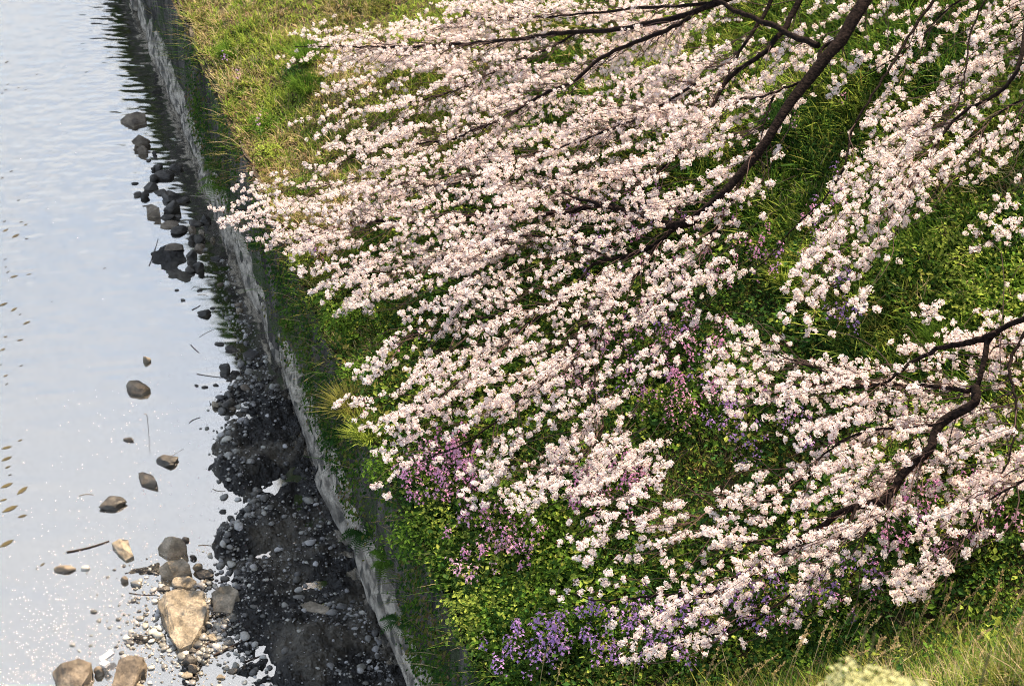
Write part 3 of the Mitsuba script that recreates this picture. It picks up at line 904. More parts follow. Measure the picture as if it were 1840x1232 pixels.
k = len(P)
ivy.put(*blades(P, r.uniform(0.12, 0.32, k), r.uniform(0.007, 0.014, k), wall_az + r.normal(0, 0.5, k), r.uniform(0.5, 1.0, k), r.uniform(0.3, 0.9, k), palette(P, {'deep': 3, 'olive': 2.5, 'green': 2, 'straw': 0.8}, r, 1.3, 12)))
add('creepers', ivy.ply('m_leaf'), 'creepers and small weeds growing out of the face of the moat wall', 'creepers', kind='stuff')


def clump(px, py, rad, high, kind, col, label, cat, key, seed, group=None, z=None, base=None):
    """one plant: 'tussock' of blades, or 'bush' of leaves"""
    r = np.random.default_rng(seed)
    B = on_bank(px, py) if base is None else base
    s = Soup()
    key = fresh(key)
    note(key, label, cat, group)
    cc = np.array(GRASS[col])
    if kind == 'tussock':
        k = int(170 + 900 * rad)
        az = r.uniform(0, 6.28, k)
        P = B + np.stack([np.cos(az), np.sin(az), 0 * az], -1) * (rad * 0.45 * np.sqrt(r.random(k)))[:, None]
        s.put(*blades(P, high * r.uniform(0.6, 1.2, k), r.uniform(0.006, 0.013, k), az + r.normal(0, .4, k), r.uniform(0.1, 0.75, k), r.uniform(0, 0.6, k), cc * r.uniform(0.65, 1.4, (k, 1))))
    elif kind == 'fern':
        for j in range(13):
            s = Soup()
            az, L = r.uniform(0, 6.28), high * r.uniform(0.7, 1.2)
            t = np.linspace(0.08, 1, 14)
            d = np.array([math.cos(az), math.sin(az), 0])
            mid = B + d * (L * 0.85 * t)[:, None] + np.array([0, 0, 1]) * (L * (0.9 * t - 0.95 * t * t))[:, None]
            side = np.array([-d[1], d[0], 0])
            for sg in (-1, 1):
                ln = 0.30 * L * np.sin(np.pi * np.clip(t * 0.85 + 0.12, 0, 1))
                tip = mid + sg * side * ln[:, None] + d * (0.3 * ln)[:, None] - np.array([0, 0, .15]) * ln[:, None]
                wv = d * 0.009
                vv = np.stack([mid - wv, mid + wv, tip], 1).reshape(-1, 3)
                s.put(vv, np.arange(len(vv)).reshape(-1, 3), cc * r.uniform(0.7, 1.3))
            add(key + '__frond', s.ply('m_leaf'))
        return
    else:
        k = int(1500 * rad)
        u = r.normal(size=(k, 3))
        u /= np.linalg.norm(u, axis=1, keepdims=True)
        u[:, 2] = np.abs(u[:, 2])
        q = u * (r.random(k) ** 0.4)[:, None] * [rad, rad, high]
        q *= (0.75 + 0.5 * meshkit.noise(u * 2.5 + seed, seed))[:, None]
        V, F_ = leaves(B + q, r.uniform(0.03, 0.06, k), r, 0.6, u * 0.8)
        s.put(V, F_, np.repeat(cc * r.uniform(0.65, 1.4, (k, 1)), 4, 0))
    add(key + ('__blades' if kind == 'tussock' else '__leaves'), s.ply('m_leaf'), kind='stuff')


CL = [
    (412, 103, .22, .25, 'tussock', 'green', 'small green grass tuft in dry grass near the top left of the bank'),
    (553, 118, .30, .40, 'tussock', 'green', 'tall bright green grass tuft below the leftmost tip of the topmost bough'),
    (528, 145, .25, .25, 'bush', 'deep', 'dark leafy weed beside the tall bright grass tuft'),
    (552, 170, .28, .32, 'tussock', 'green', 'arching green grass tuft below the dark leafy weed'),
    (478, 240, .30, .30, 'bush', 'green', 'rounded green weed on the sunny strip beside the wall'),
    (487, 285, .26, .24, 'bush', 'lime', 'yellow green weed below the rounded green weed'),
    (545, 350, .28, .25, 'bush', 'green', 'green weed between blossom sprays near the wall edge'),
    (610, 605, .32, .38, 'bush', 'green', 'dense green bush at the edge of the wall, left of the middle boughs'),
    (648, 690, .30, .36, 'bush', 'green', 'dark green bush at the wall edge under a hanging spray'),
    (545, 480, .22, .25, 'bush', 'lime', 'light green weed leaning out over the wall top'),
    (600, 545, .30, .28, 'bush', 'lime', 'light green bush on the wall top below a long spray'),
    (665, 790, .30, .30, 'tussock', 'lime', 'lime grass tuft lit by the sun at the wall edge'),
    (640, 835, .26, .34, 'tussock', 'olive', 'pale long bladed tuft hanging over the wall'),
    (690, 870, .26, .30, 'bush', 'green', 'green weed at the wall edge above the pink flowers'),
    (850, 1115, .34, .40, 'bush', 'lime', 'bright yellow green shrub at the lower edge of the wall'),
    (790, 960, .30, .35, 'bush', 'lime', 'yellow green shrub behind the pink flowers at the wall edge'),
    (740, 1000, .32, .36, 'bush', 'green', 'leafy green shrub spilling over the wall below the pink flowers'),
    (1420, 235, .40, .45, 'tussock', 'deep', 'large dark green grass tuft right of the thick dark limb'),
    (1260, 75, .34, .30, 'tussock', 'green', 'green grass tuft under the crossing boughs at the top'),
    (1415, 520, .28, .34, 'tussock', 'lime', 'spiky light green tuft in the middle of the herbs'),
    (1690, 470, .30, .34, 'bush', 'lime', 'pale yellow green flowering weed on the right slope'),
    (1720, 510, .30, .36, 'bush', 'lime', 'tall pale weed beside the yellow green one on the right slope'),
    (1650, 490, .25, .20, 'bush', 'deep', 'dark round leaved weed left of the pale weeds'),
    (1440, 1030, .22, .22, 'bush', 'deep', 'large dark leaved weed in a gap of the lower boughs'),
    (1700, 640, .32, .36, 'tussock', 'green', 'green tuft behind the right hand limb'),
]
for i, (px, py, rad, high, kind, col, lab) in enumerate(CL):
    clump(px, py, rad, high, kind, col, lab, 'grass tuft' if kind == 'tussock' else 'weed', 'grass_tuft' if kind == 'tussock' else 'weed', 300 + i)
FERNS = [(400, 338, .50, 'large green fern growing out of the wall foot beside the stone heap', 1.35), (655, 960, .34, 'dark green fern on the lower wall', 1.5), (690, 1010, .30, 'fern below the dark one on the lower wall', 1.6),
         (470, 440, .28, 'fern on the wall under the blossom tips', 1.7), (520, 590, .26, 'small fern halfway up the wall above the tilted slab', 1.7), (600, 790, .28, 'fern on the wall beside the gravel bar', 1.6),
         (380, 300, .26, 'small fern above the large green fern', 1.8), (720, 1120, .28, 'lowest fern on the wall face', 1.6)]
for i, (px, py, L, lab, z) in enumerate(FERNS):
    d = ray(px, py)
    t = ((P0 - EYE[:2]) @ M2 + WALL_N * z / WALL_H - 0.04) / (d[:2] @ M2)
    clump(px, py, L, L, 'fern', 'deep' if i % 2 else 'green', lab, 'fern', 'fern', 400 + i, base=EYE + d * t)
    if i == 0:
        k0 = EYE + d * t

# purple wild flowers
def floret_head(seed, k=13):
    r = np.random.default_rng(seed)
    s = Soup()
    cols = np.array([[0.80, 0.40, 0.68], [0.55, 0.34, 0.74], [0.90, 0.56, 0.76]])
    hd = cols[seed % 3]
    q = np.array([[-1, 0, .1], [0, .45, 0], [1, 0, .1], [0, -.45, 0]]) * 0.5
    v4 = np.vstack([q, q[:, [1, 0, 2]] + [0, 0, .02]])
    f4 = np.array([[0, 2, 1], [0, 3, 2], [4, 5, 6], [4, 6, 7]])
    az = r.uniform(0, 6.28, k)
    rad = 0.045 * np.sqrt(r.random(k))
    P = np.stack([rad * np.cos(az), rad * np.sin(az), 0.35 + r.uniform(-0.09, 0.06, k)], -1)
    V, F_ = placed(v4, f4, rot_to(np.c_[np.cos(az) * .9, np.sin(az) * .9, r.uniform(.3, 1.3, k)], r.uniform(0, 6.28, k)), P, r.uniform(.022, .034, k))
    s.put(V, F_, np.repeat(hd * r.uniform(0.75, 1.25, (k, 1)), 8, 0))
    stem = Soup()
    sv, sf = tube([[0, 0, -0.05], [0.01, 0, .17], [0, 0.005, .38]], [.004, .003, .002], 4)
    stem.put(sv, sf, (0.08, 0.13, 0.04))
    P = np.c_[r.normal(0, .03, 7), r.normal(0, .03, 7), r.uniform(.0, .24, 7)]
    V, F_ = leaves(P, r.uniform(.05, .08, 7), r, .5)
    stem.put(V, F_, np.repeat(np.array([[0.06, 0.12, 0.03]]) * r.uniform(.7, 1.3, (7, 1)), 4, 0))
    return s, stem


HEADS = [floret_head(k) for k in range(6)]
HEAD_PLY = [(h.ply('m_leaf'), st.ply('m_leaf')) for h, st in HEADS]
FL = [  # outline, number, tones, scale, where
    ([(870, 1255), (880, 1200), (960, 1170), (1060, 1150), (1230, 1150), (1240, 1255)], 95, (1, 4), 1.0, 'wildflower in the dense patch along the bottom edge', 'flowers along the bottom edge'),
    ([(716, 905), (745, 868), (800, 850), (870, 870), (850, 940), (760, 960), (730, 945)], 75, (0, 2, 3, 5), 1.05, 'wildflower in the patch at the wall edge', 'flowers at the wall edge'),
    ([(790, 970), (880, 950), (960, 1010), (930, 1090), (830, 1100), (800, 1040)], 45, (0, 2, 5), 1.0, 'wildflower among light green leaves near the wall', 'flowers among the light green leaves'),
    ([(1070, 600), (1240, 570), (1330, 640), (1260, 820), (1080, 790), (1000, 720)], 150, (0, 2, 3, 5, 1), 0.85, 'small wildflower in the shade under the middle boughs', 'flowers under the middle boughs'),
    ([(1000, 400), (1180, 380), (1260, 440), (1530, 400), (1500, 560), (1250, 560), (1050, 540)], 110, (0, 3, 1), 0.85, 'wildflower between the upper boughs', 'flowers between the upper boughs'),
    ([(1490, 560), (1530, 560), (1530, 650), (1480, 650)], 12, (1, 4), 1.1, 'tall wildflower standing right of the middle of the bank', 'flowers right of the middle'),
    ([(1260, 760), (1440, 740), (1460, 880), (1300, 900)], 34, (1, 4, 3), 0.9, 'wildflower in deep shade above the lower boughs', 'flowers in shade above the lower boughs'),
    ([(1000, 890), (1130, 870), (1170, 960), (1020, 1000)], 50, (0, 3, 2), 1.0, 'wildflower behind the hanging lower sprays', 'flowers behind the lower sprays'),
    ([(1600, 960), (1700, 930), (1860, 880), (1860, 1020), (1700, 1060), (1560, 1060)], 55, (0, 2, 5, 3), 1.05, 'wildflower behind the right end of the lower boughs', 'flowers behind the right lower boughs'),
    ([(1250, 1120), (1440, 1060), (1580, 1080), (1600, 1140), (1400, 1190), (1250, 1210)], 55, (1, 4, 3), 1.0, 'wildflower below the lower boughs, above the near grass', 'flowers below the lower boughs'),
]
r = np.random.default_rng(81)
far = Soup()


def flower(P, i, sc, lab, group, whole=True):
    a = r.uniform(0, 6.28)
    tl = trimesh.transformations.euler_matrix(r.normal(0, .15), r.normal(0, .15), a)[:3, :3]
    s = sc * r.uniform(0.95, 1.5)
    if whole:
        key = fresh('wildflower')
        note(key, lab, 'flower', group)
        scene[key + '__flower_head'] = {**HEAD_PLY[i][0], 'to_world': mat4(tl, P, s)}
        scene[key + '__stem'] = {**HEAD_PLY[i][1], 'to_world': mat4(tl, P, s)}
    else:
        for part in HEADS[i]:
            v, f, c = part.arrays()
            far.put((v * s) @ tl.T + P, f, c)


USED = 0
for poly, k, tones, sc, lab, group in FL:
    Pq = scatter_bank(int(k * 1.0), poly, 500 + k)
    mid_ = project(Pq)[0].mean(), project(Pq)[1].mean()
    for j, P in enumerate(Pq):
        ti = int(r.choice(tones))
        fx, fy, _ = project(P)
        hue = ('rose purple', 'blue violet', 'pale pink')[ti % 3]
        part_ = ('upper' if fy < mid_[1] else 'lower') + (' left' if fx < mid_[0] else ' right')
        flower(P, ti, sc, f'{hue} {lab}, {part_} side', f'{hue} {group}, {part_} side', j < k * 0.58)
for px, py in [(403, 155), (427, 180), (470, 262), (548, 505), (562, 512), (555, 490), (765, 647), (728, 680), (1370, 265), (1420, 265), (1497, 225), (1500, 360), (1775, 725), (1780, 690), (1480, 845), (1630, 805), (1700, 990), (660, 925)]:
    flower(on_bank(px, py), int(r.integers(6)), 1.0, '', '', False)
add('scattered_wildflowers', far.ply('m_leaf'), 'more pink and violet wildflowers scattered among the herbs of the bank', 'flowers', kind='stuff')

# foreground: seed heads on long stalks, and a pale shrub close to the camera
def stalk(px, py, top, tilt, i):
    r = np.random.default_rng(600 + i)
    B = on_bank(px, py)
    dep = float(project(B)[2])
    L = top * dep / FOCAL / 0.80
    side = np.array([1.0, 0, 0])
    t = np.linspace(0, 1, 9)
    C = B + np.outer(t, [0, 0, L]) + np.outer(t ** 1.7 * L * tilt, side) + np.outer(np.clip(t - .8, 0, 1) ** 1.3 * L * tilt * 1.6, [1, 0.2, -1])
    key = fresh('grass_stalk')
    zone = 'left' if px < 1330 else 'middle' if px < 1560 else 'right'
    note(key, f'dry grass stalk with a drooping seed head in the {zone} part of the near grass', 'grass stalk', f'dry stalks in the {zone} part of the near grass')
    v, f = tube(C, np.linspace(.0035, .0022, 9), 4)
    scene[key + '__stem'] = col_ply(v, f, np.tile(np.array([.44, .36, .18]) * r.uniform(.8, 1.2), (len(v), 1)), 'm_plain', True)
    k = 46
    tt = r.uniform(0.68, 1.0, k)
    Pp = np.stack([np.interp(tt, t, C[:, j]) for j in range(3)], -1) + r.normal(0, .004, (k, 3))
    d = np.c_[r.normal(0, .6, k), r.normal(0, .6, k), np.ones(k)]
    V, F_ = placed(np.array([[0, 0, 0], [.25, 0, .5], [0, 0, 1], [-.25, 0, .5]]), np.array([[0, 1, 2], [0, 2, 3]]), rot_to(d, r.uniform(0, 6.28, k)), Pp, r.uniform(.014, .026, k))
    scene[key + '__seed_head'] = col_ply(V, F_, np.repeat(np.array([[.56, .45, .25]]) * r.uniform(.7, 1.25, (k, 1)), 4, 0), 'm_leaf')


r = np.random.default_rng(83)
ST = [(968, 1262, 110, .1), (997, 1262, 80, .1), (1134, 1290, 190, .02), (1160, 1300, 110, .35), (1240, 1290, 130, .3), (1255, 1292, 150, .12), (1300, 1285, 110, .35), (1330, 1280, 120, .3), (1372, 1270, 90, .2), (1400, 1270, 150, .15), (1412, 1262, 160, .1),
      (1445, 1262, 170, .1), (1462, 1240, 140, .12), (1480, 1262, 110, .4), (1510, 1250, 160, .2), (1528, 1262, 120, .4)]
for i in range(34):
    px = r.uniform(1500, 1850)
    ST.append((px, 1195 + r.uniform(-40, 60) - 0.12 * (px - 1540), r.uniform(70, 135), r.uniform(.02, .3)))
for i, a in enumerate(ST):
    stalk(*a, i)

B = at_depth(1585, 1225, 4.3)
gB = float(np.squeeze(ground_z(B[:1], B[1:2])))
r = np.random.default_rng(85)
sh = Soup()
for j in range(16):
    tip = B + [r.normal(0, .10), r.normal(0, .10), r.uniform(-.12, .0)]
    foot = np.array([B[0] + r.normal(0, .05), B[1] + r.normal(0, .05), gB - .05])
    v, f = tube(spline([foot, (foot + tip) / 2 + [r.normal(0, .05), r.normal(0, .05), 0], tip], 6), np.linspace(.008, .003, 6), 4)
    sh.put(v, f, (.14, .12, .05))
note('pale_shrub', 'pale yellow green shrub top, blurred, at the bottom edge close to the camera', 'shrub')
scene['pale_shrub__stem'] = sh.ply('m_plain', True)
k = 2600
u = r.normal(size=(k, 3))
u /= np.linalg.norm(u, axis=1, keepdims=True)
q = u * (r.random(k) ** .5)[:, None] * [.15, .13, .085] * (0.55 + 0.9 * meshkit.noise(u * 2.3 + 4, 5))[:, None]
V, F_ = leaves(B + [0, 0, -.10] + q, r.uniform(.016, .03, k), r, .6, u)
scene['pale_shrub__leaves'] = col_ply(V, F_, np.repeat(np.array([[.52, .54, .30]]) * r.uniform(.8, 1.2, (k, 1)), 4, 0), 'm_leaf')
# ------------------------------------------------------------------ cherry trees
# how thick the blossom stands, 0 to 9, on a 40 pixel grid that starts at x = 360, y = 0 in the photo
BLOOM = """
0000000000 3789887667 7753011334 2563445
0003653478 8887654768 8712202322 0334665
0002249999 9978635487 6725446543 5332362
0000054443 4873885674 8876340133 1435774
0000001234 5779878768 9856531300 3477751
0000343126 3547778888 8876240001 5887634
0000036888 4788678777 6877640002 6754464
0000131556 7888778678 3225400024 8767531
0343356887 8979984545 5456510037 5772024
1566777778 8846765565 7444210344 6520115
0167678646 7889867563 3543001467 4200224
0000535587 6987665564 3651000574 3200012
0000046874 6777356575 6543204656 2100001
0000026525 2566245764 6300002544 0241001
""".strip().split('\n')
ROWS = [r_.replace(' ', '') for r_ in BLOOM] + [
    '00000' + '0000546654' + '4665653221' + '03' + '4200042245',
    '00000' + '0006300468' + '5554441155' + '54' + '1000445674',
    '00000' + '0155557756' + '8553150376' + '75' + '7865455674',
    '00000' + '0043275666' + '7441100166' + '78' + '6886576444',
    '00000' + '0346675576' + '3443000014' + '31' + '5787777776',
    '00000' + '0016733256' + '4565310000' + '03' + '6763468667',
    '00000' + '0036452376' + '6766661001' + '01' + '6665655567',
    '0000000' + '0330268877' + '7663003411' + '8887736776',
    '0000000' + '0000154631' + '3431205666' + '8777744762',
    '0000000' + '0000000201' + '5255536457' + '5677137621',
    '0000000' + '0000000003' + '4004466766' + '6763266420',
    '0000000' + '0000000000' + '2165553553' + '6744352000',
    '0000000' + '0000000013' + '5434565525' + '7725550000',
    '0000000' + '0000000000' + '1435562435' + '5200000000',
    '0000000' + '0000000000' + '0244553234' + '2000000000',
    '0000000' + '0000000000' + '0044100000' + '0000000000',
    '0000000' + '0000000000' + '0010000000' + '0000000000']
D = np.array([[int(c) for c in row] for row in ROWS], float)
_bloom = RegularGridInterpolator((20 + 40.0 * np.arange(D.shape[0]), 380 + 40.0 * np.arange(D.shape[1])), D, bounds_error=False, fill_value=0)


def bloom(px, py):
    inside = _bloom(np.stack([np.clip(py, 20, 20 + 40 * (D.shape[0] - 1)), np.clip(px, 380, 1820)], -1))
    off = 4.5 * (meshkit.fbm(np.stack([px / 90, py / 90, 0 * px], -1), 2, 3) > 0.42)
    right = (px > 1840) & (py < 1040)
    above = (py < 0) & (px > 780 - py)
    return np.where(right | above, off, np.where((px < 362) | (py > 1236) | (py < 0), 0, inside))


def plane_depth(px, py):
    """depth at which the sight line meets the mean slope of the bank"""
    d = ray(px, py)
    return (WALL_H + 0.40 * (-(P0 @ M2)) - EYE[2]) / (d[..., 2] - 0.40 * (d[..., :2] @ M2))


def above_bank(px, py, off):
    px, py = np.asarray(px, float), np.asarray(py, float)
    return at_depth(px, py, plane_depth(px, py) - np.asarray(off, float))


TREES = [
    ('cherry_tree', 'cherry tree whose long blossoming boughs reach far to the left, over the moat wall'),
    ('cherry_tree', 'cherry tree whose blossoming boughs hang in from the upper right corner'),
    ('cherry_tree', 'cherry tree with the dense creamy boughs at the lower right'),
]
TRUNK = [np.array([9.0, 20.0]), np.array([11.0, 16.0]), np.array([8.6, 8.6])]
KEYS, LIMBS = [], [[], [], []]
for name, lab in TREES:
    k_ = fresh(name)
    note(k_, lab, 'tree')
    KEYS.append(k_)


def limb(tree, pts, r0, r1, off0, off1, root=None, named=True):
    p = np.array(pts, float)
    q = above_bank(p[:, 0], p[:, 1], np.linspace(off0, off1, len(p)))
    if root is not None:
        q = np.vstack([np.atleast_2d(root), q])
    n = max(8, 5 * len(q))
    C = spline(q, n)
    rr = np.random.default_rng(len(scene))
    C[1:-1] += rr.normal(0, 0.006 + 0.10 * r1, (n - 2, 3))
    rad = np.linspace(r0, r1, n) * (1 + 0.10 * (meshkit.noise(C * 3.5, 4) - 0.5) * 2)
    v, f = tube(C, rad, 9 if r0 > 0.03 else 6)
    add(KEYS[tree] + '__limb', mikit.ply((v, f), 'm_bark', smooth=True))
    LIMBS[tree].append(C)
    return C


for t, (tx, ty) in enumerate(TRUNK):
    b = float(np.squeeze(gz(np.array([[tx, ty]]))))
    C = spline([[tx + .3, ty + .1, b - .3], [tx + .12, ty, b + 1.4], [tx - .1, ty, b + 3.0], [tx - .5, ty - .1, b + 4.2], [tx - .4, ty + .4, b + 6.4]], 20)
    v, f = tube(C, np.linspace(.34, .13, 20) * (1 + .35 * np.exp(-np.arange(20) / 2.0)), 14)
    add(KEYS[t] + '__trunk', mikit.ply((v, f), 'm_bark', smooth=True))


def crotch(t, h):
    tx, ty = TRUNK[t]
    return np.array([tx - .2, ty, float(np.squeeze(gz(np.array([[tx, ty]])))) + h])


R1 = [crotch(0, 3.2), above_bank(1760, -330, 3.6)]
main = limb(0, [(1640, -140), (1550, 10), (1500, 85), (1430, 170), (1380, 245), (1335, 310), (1270, 375), (1215, 408)], .155, .034, 3.2, 1.5, R1)
J = above_bank(1600, -90, 3.1)
limb(0, [(1437, 0), (1410, 48), (1353, 109), (1319, 132), (1287, 177), (1270, 215), (1215, 280), (1150, 345)], .045, .010, 2.6, 1.3, J)
limb(0, [(1387, 0), (1358, 50), (1321, 107), (1300, 150), (1262, 200)], .034, .009, 2.5, 1.6, above_bank(1480, -90, 2.9))
limb(0, [(1470, 82), (1413, 58), (1350, 30), (1296, 5), (1240, -22)], .036, .022, 2.5, 2.6)
limb(0, [(1380, -40), (1310, -2), (1240, 24), (1205, 34), (1085, 55), (1033, 57), (960, 66), (878, 75), (835, 79), (760, 84), (640, 84), (530, 84)], .040, .006, 2.6, 1.1)
limb(0, [(1370, -30), (1300, 0), (1222, 11), (1160, 13), (1080, 22), (1040, 25), (985, 30), (900, 32), (830, 30)], .026, .006, 2.5, 1.3)
limb(0, [(1035, 60), (985, 87), (955, 100), (925, 112), (870, 138), (830, 158), (790, 172), (740, 184), (690, 192)], .016, .005, 1.75, 1.0)
limb(0, [(1240, 30), (1180, 62), (1120, 85), (1065, 115), (1030, 148), (1000, 160), (960, 180), (925, 200), (880, 224), (840, 240), (805, 252), (760, 257), (690, 266), (600, 300)], .028, .005, 2.4, 0.9)
limb(0, [(1250, 150), (1200, 182), (1160, 205), (1090, 235), (1030, 258), (940, 281), (896, 296), (840, 322), (740, 330), (600, 330)], .016, .005, 1.9, 0.9)
limb(0, [(1262, 388), (1210, 405), (1160, 388), (1110, 376), (1085, 366), (1020, 381), (960, 385), (850, 386), (760, 398), (640, 400), (560, 418), (480, 390), (415, 378)], .042, .005, 1.55, 0.7)
limb(0, [(1005, 330), (1015, 345), (1060, 362), (1100, 376)], .010, .022, 1.7, 1.6)
limb(0, [(1335, 310), (1320, 348), (1296, 390), (1287, 414)], .024, .012, 1.55, 1.4)
limb(0, [(1250, 392), (1205, 414), (1160, 470), (1121, 516), (1083, 553), (1050, 588), (1030, 610), (1000, 655), (960, 701), (933, 717), (887, 758), (840, 794), (805, 810), (755, 830)], .030, .005, 1.5, 0.9)
limb(0, [(1205, 414), (1160, 448), (1096, 466), (1076, 469), (1035, 514), (1000, 548), (946, 585), (905, 622), (871, 651), (837, 676), (778, 724), (720, 770)], .024, .005, 1.5, 0.8)
limb(0, [(1010, 550), (960, 560), (890, 569), (849, 578), (765, 594), (700, 620)], .010, .004, 1.3, 0.8)
limb(0, [(1100, 466), (1040, 440), (980, 425), (900, 430), (800, 460), (700, 490), (600, 540)], .014, .004, 1.5, 0.8)
limb(0, [(1083, 553), (1068, 640), (1070, 700), (1069, 790)], .010, .006, 1.5, 1.2)
limb(0, [(1040, 600), (1055, 700), (1080, 780), (1000, 850), (900, 900)], .012, .005, 1.5, 1.0)
limb(0, [(1500, 75), (1470, 110), (1462, 135), (1420, 155), (1375, 172), (1330, 178)], .022, .008, 2.5, 2.2)
limb(0, [(1392, 172), (1376, 210), (1368, 245)], .014, .007, 2.2, 2.0)
R2 = [crotch(1, 3.4), above_bank(1960, -160, 3.0)]
limb(1, [(1860, -10), (1840, 60), (1820, 140), (1800, 165), (1740, 195), (1690, 245), (1640, 325), (1585, 387), (1570, 402)], .075, .008, 2.8, 1.6, R2)
limb(1, [(1650, 40), (1600, 120), (1550, 200), (1530, 240), (1519, 294), (1501, 330), (1464, 375), (1430, 405), (1387, 455), (1333, 498), (1278, 507)], .022, .004, 2.5, 1.0, above_bank(1790, -110, 3.0))
limb(1, [(1737, 115), (1730, 150), (1722, 188)], .009, .007, 2.4, 2.2)
limb(1, [(1740, -10), (1695, 25), (1660, 60), (1630, 90), (1590, 115), (1540, 150)], .016, .004, 2.8, 2.0, above_bank(1900, -140, 3.1))
limb(1, [(1772, -5), (1755, 30), (1738, 115)], .014, .008, 2.7, 2.4, above_bank(1860, -120, 3.1))
limb(1, [(1900, 160), (1840, 180), (1780, 215), (1750, 300), (1690, 330)], .016, .005, 2.4, 1.7, above_bank(2060, 60, 2.8))
R3 = [crotch(2, 2.6), above_bank(2010, 470, 2.9)]
limb(2, [(1900, 545), (1827, 579), (1787, 600), (1770, 640), (1763, 672), (1752, 697), (1721, 699), (1684, 694), (1620, 692), (1534, 693), (1471, 691), (1380, 690), (1300, 660)], .062, .005, 2.4, 1.5, R3)
limb(2, [(1790, 598), (1749, 613), (1690, 626), (1640, 650), (1602, 679), (1545, 690)], .032, .008, 2.3, 1.9)
limb(2, [(1870, 560), (1840, 604), (1815, 645), (1820, 700), (1822, 790), (1800, 850)], .022, .007, 2.4, 2.0, above_bank(1960, 500, 2.7))
limb(2, [(1752, 697), (1735, 735), (1690, 760), (1671, 804), (1634, 838), (1612, 865), (1590, 899), (1540, 908), (1490, 935), (1402, 996), (1350, 1030), (1312, 1056), (1260, 1068), (1190, 1070), (1112, 1077), (1030, 1066)], .042, .004, 2.2, 1.2)
limb(2, [(1890, 830), (1821, 871), (1765, 915), (1749, 946), (1700, 990), (1660, 1040)], .013, .005, 2.3, 1.6, above_bank(2010, 760, 2.7))
limb(2, [(1600, 885), (1560, 950), (1502, 971), (1440, 980), (1320, 970), (1230, 960)], .012, .004, 2.0, 1.4)
limb(2, [(1690, 760), (1600, 770), (1500, 800), (1440, 860), (1330, 900), (1240, 940)], .014, .004, 2.1, 1.4)
limb(2, [(1540, 908), (1450, 1040), (1360, 1110), (1250, 1150), (1130, 1180)], .014, .004, 2.0, 1.3)
limb(2, [(1545, 690), (1440, 652), (1360, 625), (1300, 605)], .009, .004, 1.9, 1.7)


def tree_of(px, py):
    t = np.where((px > 1600 - 0.3 * py) & (py < 575), 1, 0)
    return np.where(((px > 1262) & (py > 572)) | ((px > 985) & (py > 886)), 2, t)


def flow_angle(px, py, t):
    """degrees below the horizontal at which a bough runs to the left"""
    a1 = np.interp(py, [0, 60, 150, 260, 330, 400, 500, 650, 850], [4, 6, 18, 22, 12, 8, 24, 36, 30]) + np.clip((px - 1100) / 14, 0, 22)
    a2 = np.interp(py, [0, 200, 500], [30, 38, 45])
    a3 = np.interp(py, [580, 640, 700, 800, 900, 1100], [-16, -14, 4, 20, 26, 28])
    return np.select([t == 0, t == 1], [a1, a2], a3)


def flower_form(seed, flowers=15, simple=False):
    r = np.random.default_rng(seed)
    if not simple:
        flowers = int(r.integers(9, 17))
    squash = r.uniform(0.7, 1.15, 3)
    s = Soup()
    u = r.normal(size=(flowers * 3, 3))
    u /= np.linalg.norm(u, axis=1, keepdims=True)
    pick = [0]
    while len(pick) < flowers:
        pick.append(int(np.argmax(np.min(1 - u @ u[pick].T, axis=1) + r.uniform(0, .15, len(u)))))
    u = u[pick]
    rad = r.uniform(.018, .041, flowers)
    rad[:3] = r.uniform(.006, .014, 3)
    R = rot_to(u + r.normal(0, .45, u.shape), r.uniform(0, 6.28, flowers))
    pv_, pf_ = [], []
    for k in range(5):
        a = k * 2 * np.pi / 5
        c_, s_ = math.cos(a), math.sin(a)
        q = np.array([[.0015, 0, 0], [.010, .0075, .0035], [.0175, 0, .0045], [.010, -.0075, .0035]])
        pv_.append(np.c_[q[:, 0] * c_ - q[:, 1] * s_, q[:, 0] * s_ + q[:, 1] * c_, q[:, 2]])
        pf_.append(leaf_t + 4 * k)
    V, F_ = placed(np.vstack(pv_), np.vstack(pf_), R, u * squash * rad[:, None], r.uniform(.85, 1.2, flowers))
    base = np.array([[.94, .875, .855], [.95, .91, .88], [.93, .835, .83]])[r.integers(0, 3, flowers)]
    s.put(V, F_, np.repeat(base, 20, 0))
    if not simple:
        cv = 1.25 * np.array([[.0030, 0, .0025], [-.0015, .0026, .0025], [-.0015, -.0026, .0025]])
        V, F_ = placed(cv, np.array([[0, 1, 2]]), R, u * squash * rad[:, None], np.full(flowers, 1.0))
        s.put(V, F_, (.42, .13, .14))
        k = 7                                               # calyxes, buds and bronze leaf tips between the flowers
        w = r.normal(size=(k, 3))
        w /= np.linalg.norm(w, axis=1, keepdims=True)
        V, F_ = placed(np.array([[0, 0, 0], [.004, 0, .009], [0, 0, .018], [-.004, 0, .009]]), np.array([[0, 1, 2], [0, 2, 3]]), rot_to(w, r.uniform(0, 6, k)), w * .020, r.uniform(.8, 1.3, k))
        s.put(V, F_, (.24, .075, .05))
    return s.arrays()


FORMS = [flower_form(700 + k) for k in range(14)]
FORM_PLY = [col_ply(*f_, 'm_petal') for f_ in FORMS]
LITE = [flower_form(720 + k, 8, True) for k in range(2)]
limb_trees = []
for t in range(3):
    C = np.vstack(LIMBS[t])
    x, y, _ = project(C)
    limb_trees.append((C, np.c_[x, y]))

